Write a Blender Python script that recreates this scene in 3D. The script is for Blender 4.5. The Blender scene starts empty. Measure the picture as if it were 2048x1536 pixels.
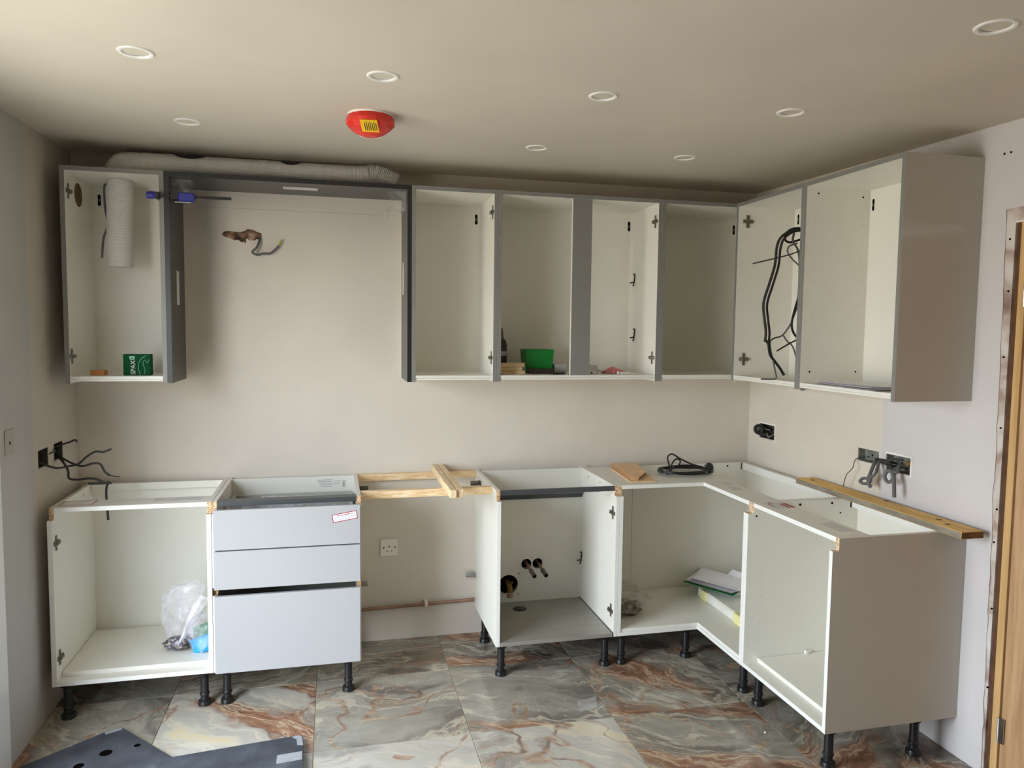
import bpy, bmesh, math, random
from mathutils import Vector, Matrix, noise
random.seed(7)
SC = bpy.context.scene
COL = SC.collection
PI = math.pi

# ---------------------------------------------------------------- camera, daylight, exposure
cam = bpy.data.cameras.new('camera')
cam.sensor_width = 36.0
cam.lens = 1482.6 / 2048 * 36
cam.clip_end = 60
co = bpy.data.objects.new('camera', cam)
COL.objects.link(co)
co.location = (-2.2915, -3.7506, 1.5919)
co.rotation_euler = (1.499, -0.012, -0.236)
SC.camera = co

world = bpy.data.worlds.new('daylight')
SC.world = world
world.use_nodes = True
wn, wl = world.node_tree.nodes, world.node_tree.links
wtc = wn.new('ShaderNodeTexCoord'); wsep = wn.new('ShaderNodeSeparateXYZ')
wr = wn.new('ShaderNodeValToRGB'); wmr = wn.new('ShaderNodeMapRange')
wl.new(wtc.outputs['Generated'], wsep.inputs[0]); wl.new(wsep.outputs['Z'], wmr.inputs['Value'])
wmr.inputs['From Min'].default_value = -1; wmr.inputs['From Max'].default_value = 1
wl.new(wmr.outputs[0], wr.inputs[0])
e = wr.color_ramp.elements
e[0].position = 0.44; e[0].color = (0.66, 0.61, 0.53, 1)      # pale paving of the yard
e[1].position = 0.56; e[1].color = (0.80, 0.90, 1.0, 1)       # overcast sky
wl.new(wr.outputs[0], wn['Background'].inputs['Color'])
wn['Background'].inputs['Strength'].default_value = 18.8

DY0, DY1, DZ0, DZ1 = -2.55, -1.16, 0.04, 2.05          # glazed garden door opening in the left wall
pl = bpy.data.lights.new('daylight_portal', 'AREA')
pl.shape = 'RECTANGLE'; pl.size = DZ1 - DZ0; pl.size_y = DY1 - DY0
pl.cycles.is_portal = True
po = bpy.data.objects.new('daylight_portal', pl); COL.objects.link(po)
po.location = (-3.56, (DY0 + DY1) / 2, (DZ0 + DZ1) / 2)
po.rotation_euler = (0, -PI / 2, 0)

SC.view_settings.view_transform = 'Standard'
SC.view_settings.look = 'None'
SC.view_settings.exposure = 0.0
SC.view_settings.gamma = 1.0
SC.view_settings.use_curve_mapping = False
SC.cycles.use_denoising = True
SC.cycles.max_bounces = 14
SC.cycles.diffuse_bounces = 10
SC.cycles.glossy_bounces = 6
SC.cycles.transparent_max_bounces = 24
SC.cycles.caustics_reflective = False
SC.cycles.caustics_refractive = False
SC.cycles.sample_clamp_indirect = 8.0

# ---------------------------------------------------------------- materials
def srgb(r, g, b):
    f = lambda c: (c / 255 / 12.92) if c / 255 <= 0.04045 else ((c / 255 + 0.055) / 1.055) ** 2.4
    return (f(r), f(g), f(b), 1)

def mat(name, c, rough=0.5, metal=0.0, var=0.0, scale=8.0, bump=0.0, bscale=60.0, spec=0.5, stretch=None):
    m = bpy.data.materials.new(name); m.use_nodes = True
    n, l = m.node_tree.nodes, m.node_tree.links
    b = n['Principled BSDF']
    b.inputs['Base Color'].default_value = c
    b.inputs['Roughness'].default_value = rough
    b.inputs['Metallic'].default_value = metal
    b.inputs['Specular IOR Level'].default_value = spec
    tc = n.new('ShaderNodeTexCoord'); mp = n.new('ShaderNodeMapping')
    l.new(tc.outputs['Object'], mp.inputs[0])
    if stretch: mp.inputs['Scale'].default_value = stretch
    if var:
        t = n.new('ShaderNodeTexNoise'); t.inputs['Scale'].default_value = scale; t.inputs['Detail'].default_value = 5
        l.new(mp.outputs[0], t.inputs['Vector'])
        r = n.new('ShaderNodeMapRange'); r.inputs['To Min'].default_value = 1 - var; r.inputs['To Max'].default_value = 1 + var
        r.inputs['From Min'].default_value = .3; r.inputs['From Max'].default_value = .7
        l.new(t.outputs['Fac'], r.inputs['Value'])
        mx = n.new('ShaderNodeVectorMath'); mx.operation = 'SCALE'
        mx.inputs[0].default_value = c[:3]
        l.new(r.outputs[0], mx.inputs['Scale']); l.new(mx.outputs[0], b.inputs['Base Color'])
    if bump:
        t = n.new('ShaderNodeTexNoise'); t.inputs['Scale'].default_value = bscale; t.inputs['Detail'].default_value = 4
        l.new(mp.outputs[0], t.inputs['Vector'])
        bp = n.new('ShaderNodeBump'); bp.inputs['Strength'].default_value = bump; bp.inputs['Distance'].default_value = .004
        l.new(t.outputs['Fac'], bp.inputs['Height']); l.new(bp.outputs[0], b.inputs['Normal'])
    return m

def ramp_mat(name, stops, scale, rough=.6, stretch=(1, 1, 1), kind='noise', bump=0, detail=8, distortion=0.0):
    m = bpy.data.materials.new(name); m.use_nodes = True
    n, l = m.node_tree.nodes, m.node_tree.links
    b = n['Principled BSDF']; b.inputs['Roughness'].default_value = rough
    tc = n.new('ShaderNodeTexCoord'); mp = n.new('ShaderNodeMapping'); mp.inputs['Scale'].default_value = stretch
    l.new(tc.outputs['Object'], mp.inputs[0])
    if kind == 'noise':
        t = n.new('ShaderNodeTexNoise'); t.inputs['Detail'].default_value = detail; t.inputs['Distortion'].default_value = distortion; out = t.outputs['Fac']
    else:
        t = n.new('ShaderNodeTexVoronoi'); sp = n.new('ShaderNodeSeparateColor'); l.new(t.outputs['Color'], sp.inputs[0]); out = sp.outputs[0]
    t.inputs['Scale'].default_value = scale
    l.new(mp.outputs[0], t.inputs['Vector'])
    r = n.new('ShaderNodeValToRGB')
    while len(r.color_ramp.elements) < len(stops): r.color_ramp.elements.new(.5)
    for el, (p, c) in zip(r.color_ramp.elements, stops): el.position = p; el.color = c
    l.new(out, r.inputs[0]); l.new(r.outputs[0], b.inputs['Base Color'])
    if bump:
        bp = n.new('ShaderNodeBump'); bp.inputs['Strength'].default_value = bump; bp.inputs['Distance'].default_value = .003
        l.new(out, bp.inputs['Height']); l.new(bp.outputs[0], b.inputs['Normal'])
    return m

def film_mat(name, c, alpha, rough=.12, noise_scale=18.0):
    """thin crumpled plastic film: see-through with glossy creases"""
    m = bpy.data.materials.new(name); m.use_nodes = True
    n, l = m.node_tree.nodes, m.node_tree.links
    b = n['Principled BSDF']; b.inputs['Base Color'].default_value = c; b.inputs['Roughness'].default_value = rough
    tr = n.new('ShaderNodeBsdfTransparent'); mx = n.new('ShaderNodeMixShader')
    t = n.new('ShaderNodeTexNoise'); t.inputs['Scale'].default_value = noise_scale; t.inputs['Detail'].default_value = 6
    tc = n.new('ShaderNodeTexCoord'); l.new(tc.outputs['Object'], t.inputs['Vector'])
    r = n.new('ShaderNodeMapRange'); r.inputs['From Min'].default_value = .35; r.inputs['From Max'].default_value = .68
    r.inputs['To Min'].default_value = alpha * .35; r.inputs['To Max'].default_value = min(1, alpha * 1.9)
    l.new(t.outputs['Fac'], r.inputs['Value']); l.new(r.outputs[0], mx.inputs['Fac'])
    l.new(tr.outputs[0], mx.inputs[1]); l.new(b.outputs[0], mx.inputs[2])
    l.new(mx.outputs[0], n['Material Output'].inputs['Surface'])
    return m

def wall_mat(name, c1, c2=None, axis=1, at=0, c=None):
    """emulsion paint; beyond a straight masking line on the wall the coat has a second colour"""
    m = bpy.data.materials.new(name); m.use_nodes = True
    n, l = m.node_tree.nodes, m.node_tree.links
    b = n['Principled BSDF']; b.inputs['Roughness'].default_value = .75; b.inputs['Specular IOR Level'].default_value = .25
    tc = n.new('ShaderNodeTexCoord')
    t = n.new('ShaderNodeTexNoise'); t.inputs['Scale'].default_value = 2.2; t.inputs['Detail'].default_value = 6
    l.new(tc.outputs['Object'], t.inputs['Vector'])
    mr = n.new('ShaderNodeMapRange'); mr.inputs['To Min'].default_value = .95; mr.inputs['To Max'].default_value = 1.04
    mr.inputs['From Min'].default_value = .3; mr.inputs['From Max'].default_value = .7
    l.new(t.outputs['Fac'], mr.inputs['Value'])
    mix = n.new('ShaderNodeMix'); mix.data_type = 'RGBA'
    mix.inputs[6].default_value = c1; mix.inputs[7].default_value = c2 or c1; mix.inputs[0].default_value = 0
    if c2:
        sp = n.new('ShaderNodeSeparateXYZ'); l.new(tc.outputs['Object'], sp.inputs[0])
        lt = n.new('ShaderNodeMath'); lt.operation = 'LESS_THAN'; lt.inputs[1].default_value = at
        l.new(sp.outputs[axis], lt.inputs[0]); l.new(lt.outputs[0], mix.inputs[0])
    sc = n.new('ShaderNodeVectorMath'); sc.operation = 'SCALE'
    l.new(mix.outputs[2], sc.inputs[0]); l.new(mr.outputs[0], sc.inputs['Scale']); l.new(sc.outputs[0], b.inputs['Base Color'])
    t2 = n.new('ShaderNodeTexNoise'); t2.inputs['Scale'].default_value = 90; t2.inputs['Detail'].default_value = 3
    l.new(tc.outputs['Object'], t2.inputs['Vector'])
    bp = n.new('ShaderNodeBump'); bp.inputs['Strength'].default_value = .12; bp.inputs['Distance'].default_value = .003
    l.new(t2.outputs['Fac'], bp.inputs['Height']); l.new(bp.outputs[0], b.inputs['Normal'])
    return m

def marble_mat():
    """polished porcelain with grey green clouds, rust veins and cream streaks; each tile's own colour property
    holds its print: R = which print, G = how much rust, B = how pale"""
    m = bpy.data.materials.new('marble_porcelain'); m.use_nodes = True
    n, l = m.node_tree.nodes, m.node_tree.links
    b = n['Principled BSDF']; b.inputs['Roughness'].default_value = .13; b.inputs['Specular IOR Level'].default_value = .55
    tc = n.new('ShaderNodeTexCoord'); oi = n.new('ShaderNodeObjectInfo')
    sp = n.new('ShaderNodeSeparateColor'); l.new(oi.outputs['Color'], sp.inputs[0])
    def math_(op, a, bb=None):
        q = n.new('ShaderNodeMath'); q.operation = op
        for i, v in enumerate((a, bb)):
            if v is None: continue
            if isinstance(v, (int, float)): q.inputs[i].default_value = v
            else: l.new(v, q.inputs[i])
        return q.outputs[0]
    seed = math_('MULTIPLY', sp.outputs[0], 37.0)
    ang = math_('ADD', math_('MULTIPLY', math_('FRACT', math_('MULTIPLY', sp.outputs[0], 7.31)), 1.5), -.45)
    rot = n.new('ShaderNodeVectorRotate'); rot.rotation_type = 'Z_AXIS'
    l.new(tc.outputs['Object'], rot.inputs['Vector']); l.new(ang, rot.inputs['Angle'])
    def nz(scale, detail, woff, vec, rough=.6):
        t = n.new('ShaderNodeTexNoise'); t.noise_dimensions = '4D'; t.inputs['Scale'].default_value = scale; t.inputs['Detail'].default_value = detail; t.inputs['Roughness'].default_value = rough
        l.new(vec, t.inputs['Vector']); l.new(math_('ADD', seed, woff), t.inputs['W'])
        return t
    def ramp(inp, stops):
        r = n.new('ShaderNodeValToRGB')
        while len(r.color_ramp.elements) < len(stops): r.color_ramp.elements.new(.5)
        for el, (p, c) in zip(r.color_ramp.elements, stops): el.position = p; el.color = c
        l.new(inp, r.inputs[0]); return r.outputs[0]
    def mixc(fac, a, bb):
        q = n.new('ShaderNodeMix'); q.data_type = 'RGBA'; l.new(fac, q.inputs[0])
        for i, v in ((6, a), (7, bb)):
            if isinstance(v, tuple): q.inputs[i].default_value = v
            else: l.new(v, q.inputs[i])
        return q.outputs[2]
    def rng(v, a, b_, lo=0.0, hi=1.0):
        r = n.new('ShaderNodeMapRange'); l.new(v, r.inputs['Value']); r.inputs['From Min'].default_value = a; r.inputs['From Max'].default_value = b_
        r.inputs['To Min'].default_value = lo; r.inputs['To Max'].default_value = hi
        return r.outputs[0]
    def warp(vec, scale, amount, woff):
        t = nz(scale, 4, woff, vec, .5)
        sub = n.new('ShaderNodeVectorMath'); sub.operation = 'SUBTRACT'; l.new(t.outputs['Color'], sub.inputs[0]); sub.inputs[1].default_value = (.5, .5, .5)
        sc_ = n.new('ShaderNodeVectorMath'); sc_.operation = 'SCALE'; l.new(sub.outputs[0], sc_.inputs[0]); sc_.inputs['Scale'].default_value = amount
        ad = n.new('ShaderNodeVectorMath'); ad.operation = 'ADD'; l.new(vec, ad.inputs[0]); l.new(sc_.outputs[0], ad.inputs[1])
        return ad.outputs[0]
    w1_ = warp(rot.outputs[0], 2.6, .42, 0)
    w2_ = warp(w1_, 8.0, .045, 2.0)
    mp = n.new('ShaderNodeMapping'); mp.inputs['Scale'].default_value = (.8, 3.4, 1); l.new(w2_, mp.inputs[0])
    mf = n.new('ShaderNodeMapping'); mf.inputs['Scale'].default_value = (1.3, 7.5, 1); l.new(w2_, mf.inputs[0])
    body = nz(1.7, 9, 4.2, mp.outputs[0], .58).outputs['Fac']
    fine = nz(2.6, 10, 8.4, mf.outputs[0], .66).outputs['Fac']
    grey = ramp(body, [(.30, srgb(70, 60, 54)), (.40, srgb(96, 88, 80)), (.46, srgb(124, 119, 108)), (.51, srgb(142, 138, 126)), (.545, srgb(157, 152, 140)), (.57, srgb(134, 129, 118)), (.63, srgb(152, 147, 136)), (.72, srgb(184, 178, 166))])
    pale = ramp(body, [(.28, srgb(140, 136, 128)), (.40, srgb(170, 166, 157)), (.48, srgb(196, 190, 180)), (.54, srgb(182, 178, 168)), (.60, srgb(210, 202, 186)), (.66, srgb(216, 198, 156)), (.70, srgb(200, 194, 182))])
    base = mixc(sp.outputs[2], grey, pale)
    rust = ramp(fine, [(.30, srgb(80, 62, 54)), (.40, srgb(112, 84, 70)), (.46, srgb(138, 100, 78)), (.51, srgb(158, 122, 98)), (.55, srgb(196, 176, 150)), (.585, srgb(142, 106, 86)), (.64, srgb(118, 94, 82)), (.72, srgb(196, 186, 166))])
    low = nz(1.15, 5, 3.7, mp.outputs[0], .55).outputs['Fac']
    band = math_('ADD', low, math_('MULTIPLY', math_('SUBTRACT', fine, .5), .22))
    th = math_('SUBTRACT', .70, math_('MULTIPLY', sp.outputs[1], .20))
    rf = rng(math_('SUBTRACT', band, th), -.012, .05)
    c1 = mixc(rf, base, rust)
    # pale seam beside the rust, and hair cracks
    sf = rng(math_('ABSOLUTE', math_('ADD', math_('SUBTRACT', band, th), .045)), .020, .004, 0, .55)
    c2 = mixc(sf, c1, srgb(206, 196, 176))
    ck = math_('ABSOLUTE', math_('SUBTRACT', nz(1.7, 3, 14, w2_, .5).outputs['Fac'], .5))
    c3 = mixc(rng(ck, .011, .001, 0, .8), c2, rust)
    ck2 = math_('ABSOLUTE', math_('SUBTRACT', nz(2.6, 4, 21, w2_, .55).outputs['Fac'], .52))
    c3 = mixc(rng(ck2, .006, .001, 0, .4), c3, srgb(196, 178, 154))
    l.new(c3, b.inputs['Base Color'])
    return m

M = {}
M['wall'] = wall_mat('emulsion_back_wall', srgb(214, 206, 195))
M['wall_f'] = wall_mat('darkened_front_wall', srgb(84, 73, 62))  # unseen wall behind the camera, darkened to cut bounce light
M['wall_l'] = wall_mat('emulsion_left_wall', srgb(196, 189, 178), srgb(186, 185, 182), 1, -.53)
M['wall_r'] = wall_mat('emulsion_right_wall', srgb(214, 206, 194), srgb(206, 201, 200), 1, -1.046)
M['ceil'] = wall_mat('emulsion_ceiling', srgb(206, 198, 184))
M['marble'] = marble_mat()
M['grout'] = mat('grout', srgb(178, 160, 140), .9, var=.1, scale=40)
M['white'] = mat('white_melamine', srgb(225, 223, 214), .42, var=.012, scale=6)
M['white_bright'] = mat('white_edge_band', srgb(232, 231, 226), .38)
M['grey_edge'] = mat('grey_edge_band', srgb(126, 125, 121), .45)
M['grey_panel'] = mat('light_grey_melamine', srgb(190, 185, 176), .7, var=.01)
M['front'] = mat('pale_grey_drawer_front', srgb(172, 172, 174), .32)
M['chip'] = ramp_mat('chipboard_edge', [(.0, srgb(150, 110, 74)), (.35, srgb(196, 156, 112)), (.7, srgb(222, 188, 146)), (1, srgb(238, 214, 180))], 260, .85, kind='voronoi')
M['dark'] = mat('anthracite_board', srgb(62, 62, 60), .33, var=.05, scale=30)
M['dark_edge'] = mat('anthracite_edge', srgb(34, 34, 34), .4)
M['gun'] = mat('dark_grey_rail', srgb(84, 86, 88), .35, .4)
M['alu'] = ramp_mat('brushed_metal_laminate', [(.3, srgb(152, 149, 140)), (.7, srgb(164, 161, 152))], 6, .42, (1, 5, 1))
M['alu'].node_tree.nodes['Principled BSDF'].inputs['Metallic'].default_value = .35
M['black'] = mat('black_plastic', srgb(26, 26, 28), .38)
M['hole'] = mat('dark_void', srgb(12, 11, 10), .95, spec=0)
M['steel'] = mat('nickel_hinge', srgb(120, 114, 102), .35, .8, var=.1, scale=60)
M['zinc'] = mat('zinc_bracket', srgb(168, 166, 160), .5, .3)
M['chrome'] = mat('chrome', srgb(190, 190, 190), .2, 1)
M['copper'] = mat('dull_copper', srgb(158, 124, 106), .5, .55, var=.25, scale=14)
M['brass'] = mat('tarnished_brass', srgb(120, 92, 48), .5, .6, var=.3, scale=60)
M['pine'] = ramp_mat('planed_pine', [(.32, srgb(218, 180, 130)), (.5, srgb(234, 204, 160)), (.68, srgb(244, 224, 190))], 5, .6, (3, 26, 26), distortion=.6)
M['pine_y'] = ramp_mat('planed_pine_lengthways', [(.32, srgb(216, 184, 140)), (.5, srgb(232, 206, 166)), (.68, srgb(242, 224, 192))], 5, .6, (26, 3, 26), distortion=.6)
M['pine_dark'] = ramp_mat('yellowed_timber', [(.28, srgb(190, 146, 74)), (.5, srgb(222, 180, 100)), (.72, srgb(236, 200, 124))], 4, .65, (22, 2.2, 22), distortion=.8)
M['pine_grey'] = ramp_mat('weathered_timber', [(.3, srgb(116, 106, 92)), (.7, srgb(156, 146, 128))], 6, .8, (18, 2, 18))
M['pine_end'] = ramp_mat('timber_end', [(.3, srgb(84, 56, 34)), (.7, srgb(126, 90, 56))], 30, .8)
M['ply'] = ramp_mat('hardboard', [(.35, srgb(218, 182, 140)), (.65, srgb(232, 198, 158))], 9, .7)
M['ply_edge'] = mat('hardboard_edge', srgb(176, 132, 90), .8, var=.15, scale=50)
M['oak'] = ramp_mat('oak_veneer', [(.3, srgb(164, 126, 90)), (.5, srgb(184, 146, 106)), (.7, srgb(198, 160, 120))], 3.5, .5, (14, 14, .9), distortion=.4)
M['oak_light'] = ramp_mat('oak_lining', [(.3, srgb(190, 150, 96)), (.7, srgb(212, 174, 120))], 3.5, .5, (14, 14, .9))
M['plaster'] = ramp_mat('torn_plaster', [(.30, srgb(134, 110, 96)), (.42, srgb(172, 152, 140)), (.52, srgb(202, 192, 184)), (.7, srgb(214, 208, 202))], 7, .9, bump=.5, distortion=.7)
M['mortar'] = ramp_mat('broken_mortar', [(.30, srgb(40, 26, 20)), (.44, srgb(96, 70, 52)), (.58, srgb(150, 118, 96)), (.72, srgb(184, 164, 150))], 26, .95, bump=.8)
M['boxmetal'] = ramp_mat('galvanised_back_box', [(.3, srgb(84, 84, 76)), (.7, srgb(142, 144, 134))], 22, .55)
M['boxdark'] = ramp_mat('dark_back_box', [(.3, srgb(42, 38, 34)), (.7, srgb(86, 78, 68))], 22, .8)  # darker tone than the galvanised boxes
M['filler'] = mat('white_filler', srgb(240, 238, 232), .9)
M['cable_grey'] = mat('grey_cable', srgb(96, 96, 96), .5)
M['cable_dark'] = mat('dark_grey_cable', srgb(48, 46, 44), .5)
M['cable_black'] = mat('black_flex', srgb(26, 26, 28), .4)
M['earth'] = mat('green_yellow_sleeve', srgb(176, 186, 40), .5)
M['plate'] = mat('white_socket_plate', srgb(236, 228, 222), .35)
M['satin_plate'] = mat('satin_switch_plate', srgb(176, 172, 166), .4, .5)
M['downlight'] = mat('white_bezel', srgb(238, 236, 232), .35)
M['lens'] = mat('frosted_lens', srgb(212, 212, 212), .3)
M['duct'] = mat('white_duct_sleeve', srgb(206, 203, 198), .7, var=.03, scale=80, bump=.35, bscale=220)
M['red'] = mat('red_dust_cover', srgb(222, 52, 42), .25)
M['yellow'] = mat('yellow_sticker', srgb(250, 200, 20), .45)
M['ink'] = mat('black_ink', srgb(30, 28, 26), .6)
M['grey_ink'] = mat('grey_ink', srgb(150, 152, 156), .6)
M['red_ink'] = mat('red_ink', srgb(160, 40, 50), .6)
M['blue_ink'] = mat('blue_grey_ink', srgb(150, 152, 186), .6)
M['paper'] = mat('white_paper', srgb(232, 230, 236), .7)
M['paper_grey'] = mat('grey_printed_paper', srgb(198, 194, 192), .7, var=.06, scale=30)
M['label'] = mat('white_label', srgb(240, 236, 236), .5)
M['label_strip'] = mat('silvery_label_strip', srgb(206, 204, 200), .4, var=.12, scale=70)
M['rail_print'] = mat('grey_print_patch', srgb(206, 203, 199), .5, var=.08, scale=60)
M['green_box'] = mat('green_carton', srgb(4, 74, 40), .8, spec=.2)
M['green_ink'] = mat('pale_green_ink', srgb(150, 196, 168), .5)
M['green_tub'] = mat('green_plastic_tub', srgb(14, 122, 44), .4)
M['carton_dark'] = mat('dark_carton', srgb(44, 30, 24), .6, var=.2, scale=30)
M['carton_brown'] = mat('brown_carton', srgb(92, 60, 32), .6)
M['carton_white'] = mat('white_carton', srgb(222, 218, 212), .6)
M['carton_grey'] = mat('grey_carton', srgb(166, 166, 162), .6)
M['wood_block'] = mat('orange_wood_block', srgb(190, 128, 66), .7, var=.12, scale=40)
M['wood_scrap'] = ramp_mat('wood_offcut', [(.3, srgb(206, 176, 134)), (.7, srgb(232, 208, 170))], 7, .7, (2, 20, 20))
M['red_packet'] = mat('pink_red_packet', srgb(206, 92, 92), .4)
M['blue_packet'] = mat('sky_blue_packet', srgb(40, 160, 226), .4)
M['green_packet'] = mat('green_leaflet', srgb(60, 132, 84), .5)
M['screws'] = ramp_mat('mixed_fixings', [(.2, srgb(56, 52, 58)), (.5, srgb(104, 98, 110)), (.7, srgb(140, 126, 100)), (.95, srgb(176, 172, 182))], 95, .4, kind='voronoi')
M['brown_parts'] = ramp_mat('brown_fixings', [(.2, srgb(70, 58, 44)), (.6, srgb(124, 108, 88)), (.9, srgb(172, 158, 140))], 60, .6, kind='voronoi')
M['film'] = film_mat('clear_film', srgb(230, 228, 240), .20)
M['film_grey'] = film_mat('grey_film', srgb(190, 184, 176), .28)
M['film_thin'] = film_mat('thin_clear_plastic', srgb(214, 214, 210), .22)
M['pack_yellow'] = mat('yellow_tape', srgb(230, 222, 160), .5)
M['pack_white'] = mat('white_wrapped_foam', srgb(222, 220, 210), .6, var=.05, scale=14)
M['folder_green'] = mat('green_card_folder', srgb(40, 120, 62), .5)
M['clamp_blue'] = mat('blue_clamp_plastic', srgb(46, 48, 140), .4)
M['foam'] = ramp_mat('charcoal_foam', [(.3, srgb(44, 47, 53)), (.6, srgb(66, 70, 78)), (.75, srgb(84, 88, 96))], 9, .75, bump=.3)
M['tape'] = mat('grey_tape', srgb(150, 152, 158), .4, var=.1, scale=40)
M['upvc'] = mat('white_upvc', srgb(236, 238, 240), .3)
M['drawer_metal'] = mat('shaded_drawer_side', srgb(58, 58, 60), .4, .3)  # lower drawer boxes coloured dark so the gap between the fronts looks unlit
M['concrete'] = mat('yard_paving', srgb(170, 160, 145), .9, var=.1, scale=4)

# ---------------------------------------------------------------- mesh helpers
class MB:
    def __init__(s): s.v, s.f, s.mi = [], [], []
    def add(s, verts, faces, mi=0):
        o = len(s.v); s.v += [tuple(x) for x in verts]
        for k, f in enumerate(faces):
            s.f.append([i + o for i in f]); s.mi.append(mi[k] if isinstance(mi, (list, tuple)) else mi)
        return s
    def box(s, x0, x1, y0, y1, z0, z1, mi=0, sides=None):
        if x0 > x1: x0, x1 = x1, x0
        if y0 > y1: y0, y1 = y1, y0
        if z0 > z1: z0, z1 = z1, z0
        v = [(x0, y0, z0), (x1, y0, z0), (x1, y1, z0), (x0, y1, z0), (x0, y0, z1), (x1, y0, z1), (x1, y1, z1), (x0, y1, z1)]
        f = [(0, 3, 2, 1), (4, 5, 6, 7), (0, 1, 5, 4), (1, 2, 6, 5), (2, 3, 7, 6), (3, 0, 4, 7)]
        names = ['-z', '+z', '-y', '+x', '+y', '-x']
        return s.add(v, f, [(sides or {}).get(nm, mi) for nm in names])
    def obox(s, c, ax, ay, az, mi=0):
        """box about c with half-extent vectors ax, ay, az"""
        c, ax, ay, az = map(Vector, (c, ax, ay, az))
        v = [c - ax - ay - az, c + ax - ay - az, c + ax + ay - az, c - ax + ay - az, c - ax - ay + az, c + ax - ay + az, c + ax + ay + az, c - ax + ay + az]
        return s.add(v, [(0, 3, 2, 1), (4, 5, 6, 7), (0, 1, 5, 4), (1, 2, 6, 5), (2, 3, 7, 6), (3, 0, 4, 7)], mi)
    def prism(s, pts, f3, t0, t1, mi=0, side_mi=None):
        """pts: polygon (a, b); f3(a, b, t) -> xyz"""
        n = len(pts)
        v = [f3(a, b, t0) for a, b in pts] + [f3(a, b, t1) for a, b in pts]
        f = [list(range(n))[::-1], list(range(n, 2 * n))]; m_ = [mi, mi]
        for i in range(n):
            j = (i + 1) % n; f.append([i, j, n + j, n + i]); m_.append(side_mi.get(i, mi) if side_mi else mi)
        return s.add(v, f, m_)
    def tube(s, path, r, seg=8, mi=0, smooth=True, cap=True, flat=None):
        P = [Vector(p) for p in path]
        if smooth and len(P) > 2: P = catmull(P, 6)
        rs = r if callable(r) else (lambda t: r)
        n = len(P); T = [(P[min(i + 1, n - 1)] - P[max(i - 1, 0)]).normalized() for i in range(n)]
        a = Vector((0, 0, 1)) if abs(T[0].z) < .9 else Vector((1, 0, 0))
        N = (a - T[0] * a.dot(T[0])).normalized()
        v, f = [], []
        for i in range(n):
            N = (N - T[i] * N.dot(T[i])).normalized(); B = T[i].cross(N)
            rr = rs(i / (n - 1))
            for k in range(seg):
                t = 2 * PI * k / seg
                v.append(P[i] + (N * math.cos(t) + B * math.sin(t) * (flat or 1)) * rr)
        for i in range(n - 1):
            for k in range(seg):
                k2 = (k + 1) % seg
                f.append([i * seg + k, i * seg + k2, (i + 1) * seg + k2, (i + 1) * seg + k])
        if cap: f += [list(range(seg))[::-1], [(n - 1) * seg + k for k in range(seg)]]
        return s.add(v, f, mi)
    def lathe(s, c, prof, seg=24, axis='z', mi=0):
        """prof: (r, h) along the axis from c"""
        c = Vector(c); v, f = [], []
        for r, h in prof:
            for k in range(seg):
                t = 2 * PI * k / seg; a, b = r * math.cos(t), r * math.sin(t)
                v.append(c + Vector({'z': (a, b, h), 'y': (a, h, b), 'x': (h, a, b)}[axis]))
        n = len(prof)
        for i in range(n - 1):
            for k in range(seg):
                k2 = (k + 1) % seg
                f.append([i * seg + k, i * seg + k2, (i + 1) * seg + k2, (i + 1) * seg + k])
        if prof[0][0] > 1e-6: f.append(list(range(seg))[::-1])
        if prof[-1][0] > 1e-6: f.append([(n - 1) * seg + k for k in range(seg)])
        return s.add(v, f, mi)

def catmull(P, k):
    out = []
    for i in range(len(P) - 1):
        p0, p1, p2, p3 = P[max(i - 1, 0)], P[i], P[i + 1], P[min(i + 2, len(P) - 1)]
        for j in range(k):
            t = j / k
            out.append(.5 * ((2 * p1) + (p2 - p0) * t + (2 * p0 - 5 * p1 + 4 * p2 - p3) * t * t + (3 * p1 - p0 - 3 * p2 + p3) * t ** 3))
    out.append(P[-1]); return out

ORG = {}
def obj(name, mb, m, parent=None, bevel=0, smooth=False, closed=True, org=None):
    """links one mesh object; vertices are given in world coordinates"""
    ms = m if isinstance(m, (list, tuple)) else [m]
    me = bpy.data.meshes.new(name)
    wo = Vector(ORG[parent.name]) if parent else Vector((0, 0, 0))
    if org is not None: lo = Vector(org)
    elif parent is None:
        xs = list(zip(*mb.v)); lo = Vector(((min(xs[0]) + max(xs[0])) / 2, (min(xs[1]) + max(xs[1])) / 2, min(xs[2])))
    else: lo = wo
    bm = bmesh.new()
    vs = [bm.verts.new(Vector(v) - lo) for v in mb.v]
    bm.verts.index_update()
    for f, mi in zip(mb.f, mb.mi):
        try: q = bm.faces.new([vs[i] for i in f]); q.material_index = mi
        except ValueError: pass
    if closed: 
        bmesh.ops.remove_doubles(bm, verts=bm.verts, dist=1e-6)
        bmesh.ops.recalc_face_normals(bm, faces=bm.faces)
    if bevel:
        ed = [x for x in bm.edges if len(x.link_faces) == 2 and x.calc_face_angle(0) > .6]
        bmesh.ops.bevel(bm, geom=ed, offset=bevel, segments=1, affect='EDGES', clamp_overlap=True)
    if smooth:
        for q in bm.faces: q.smooth = True
    bm.to_mesh(me); bm.free()
    for x in ms: me.materials.append(x)
    if smooth:
        try: me.set_sharp_from_angle(angle=math.radians(40))
        except Exception: pass
    o = bpy.data.objects.new(name, me); COL.objects.link(o)
    o.location = lo - wo
    if parent: o.parent = parent
    ORG[o.name] = lo
    return o

def tag(o, label=None, cat=None, group=None, kind=None):
    if label: o['label'] = label
    if cat: o['category'] = cat
    if group: o['group'] = group
    if kind: o['kind'] = kind
    return o

def thing(name, label, cat, loc, group=None):
    o = bpy.data.objects.new(name, None); COL.objects.link(o)
    o.location = loc; o.empty_display_size = .05; ORG[o.name] = Vector(loc)
    return tag(o, label, cat, group)

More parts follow.
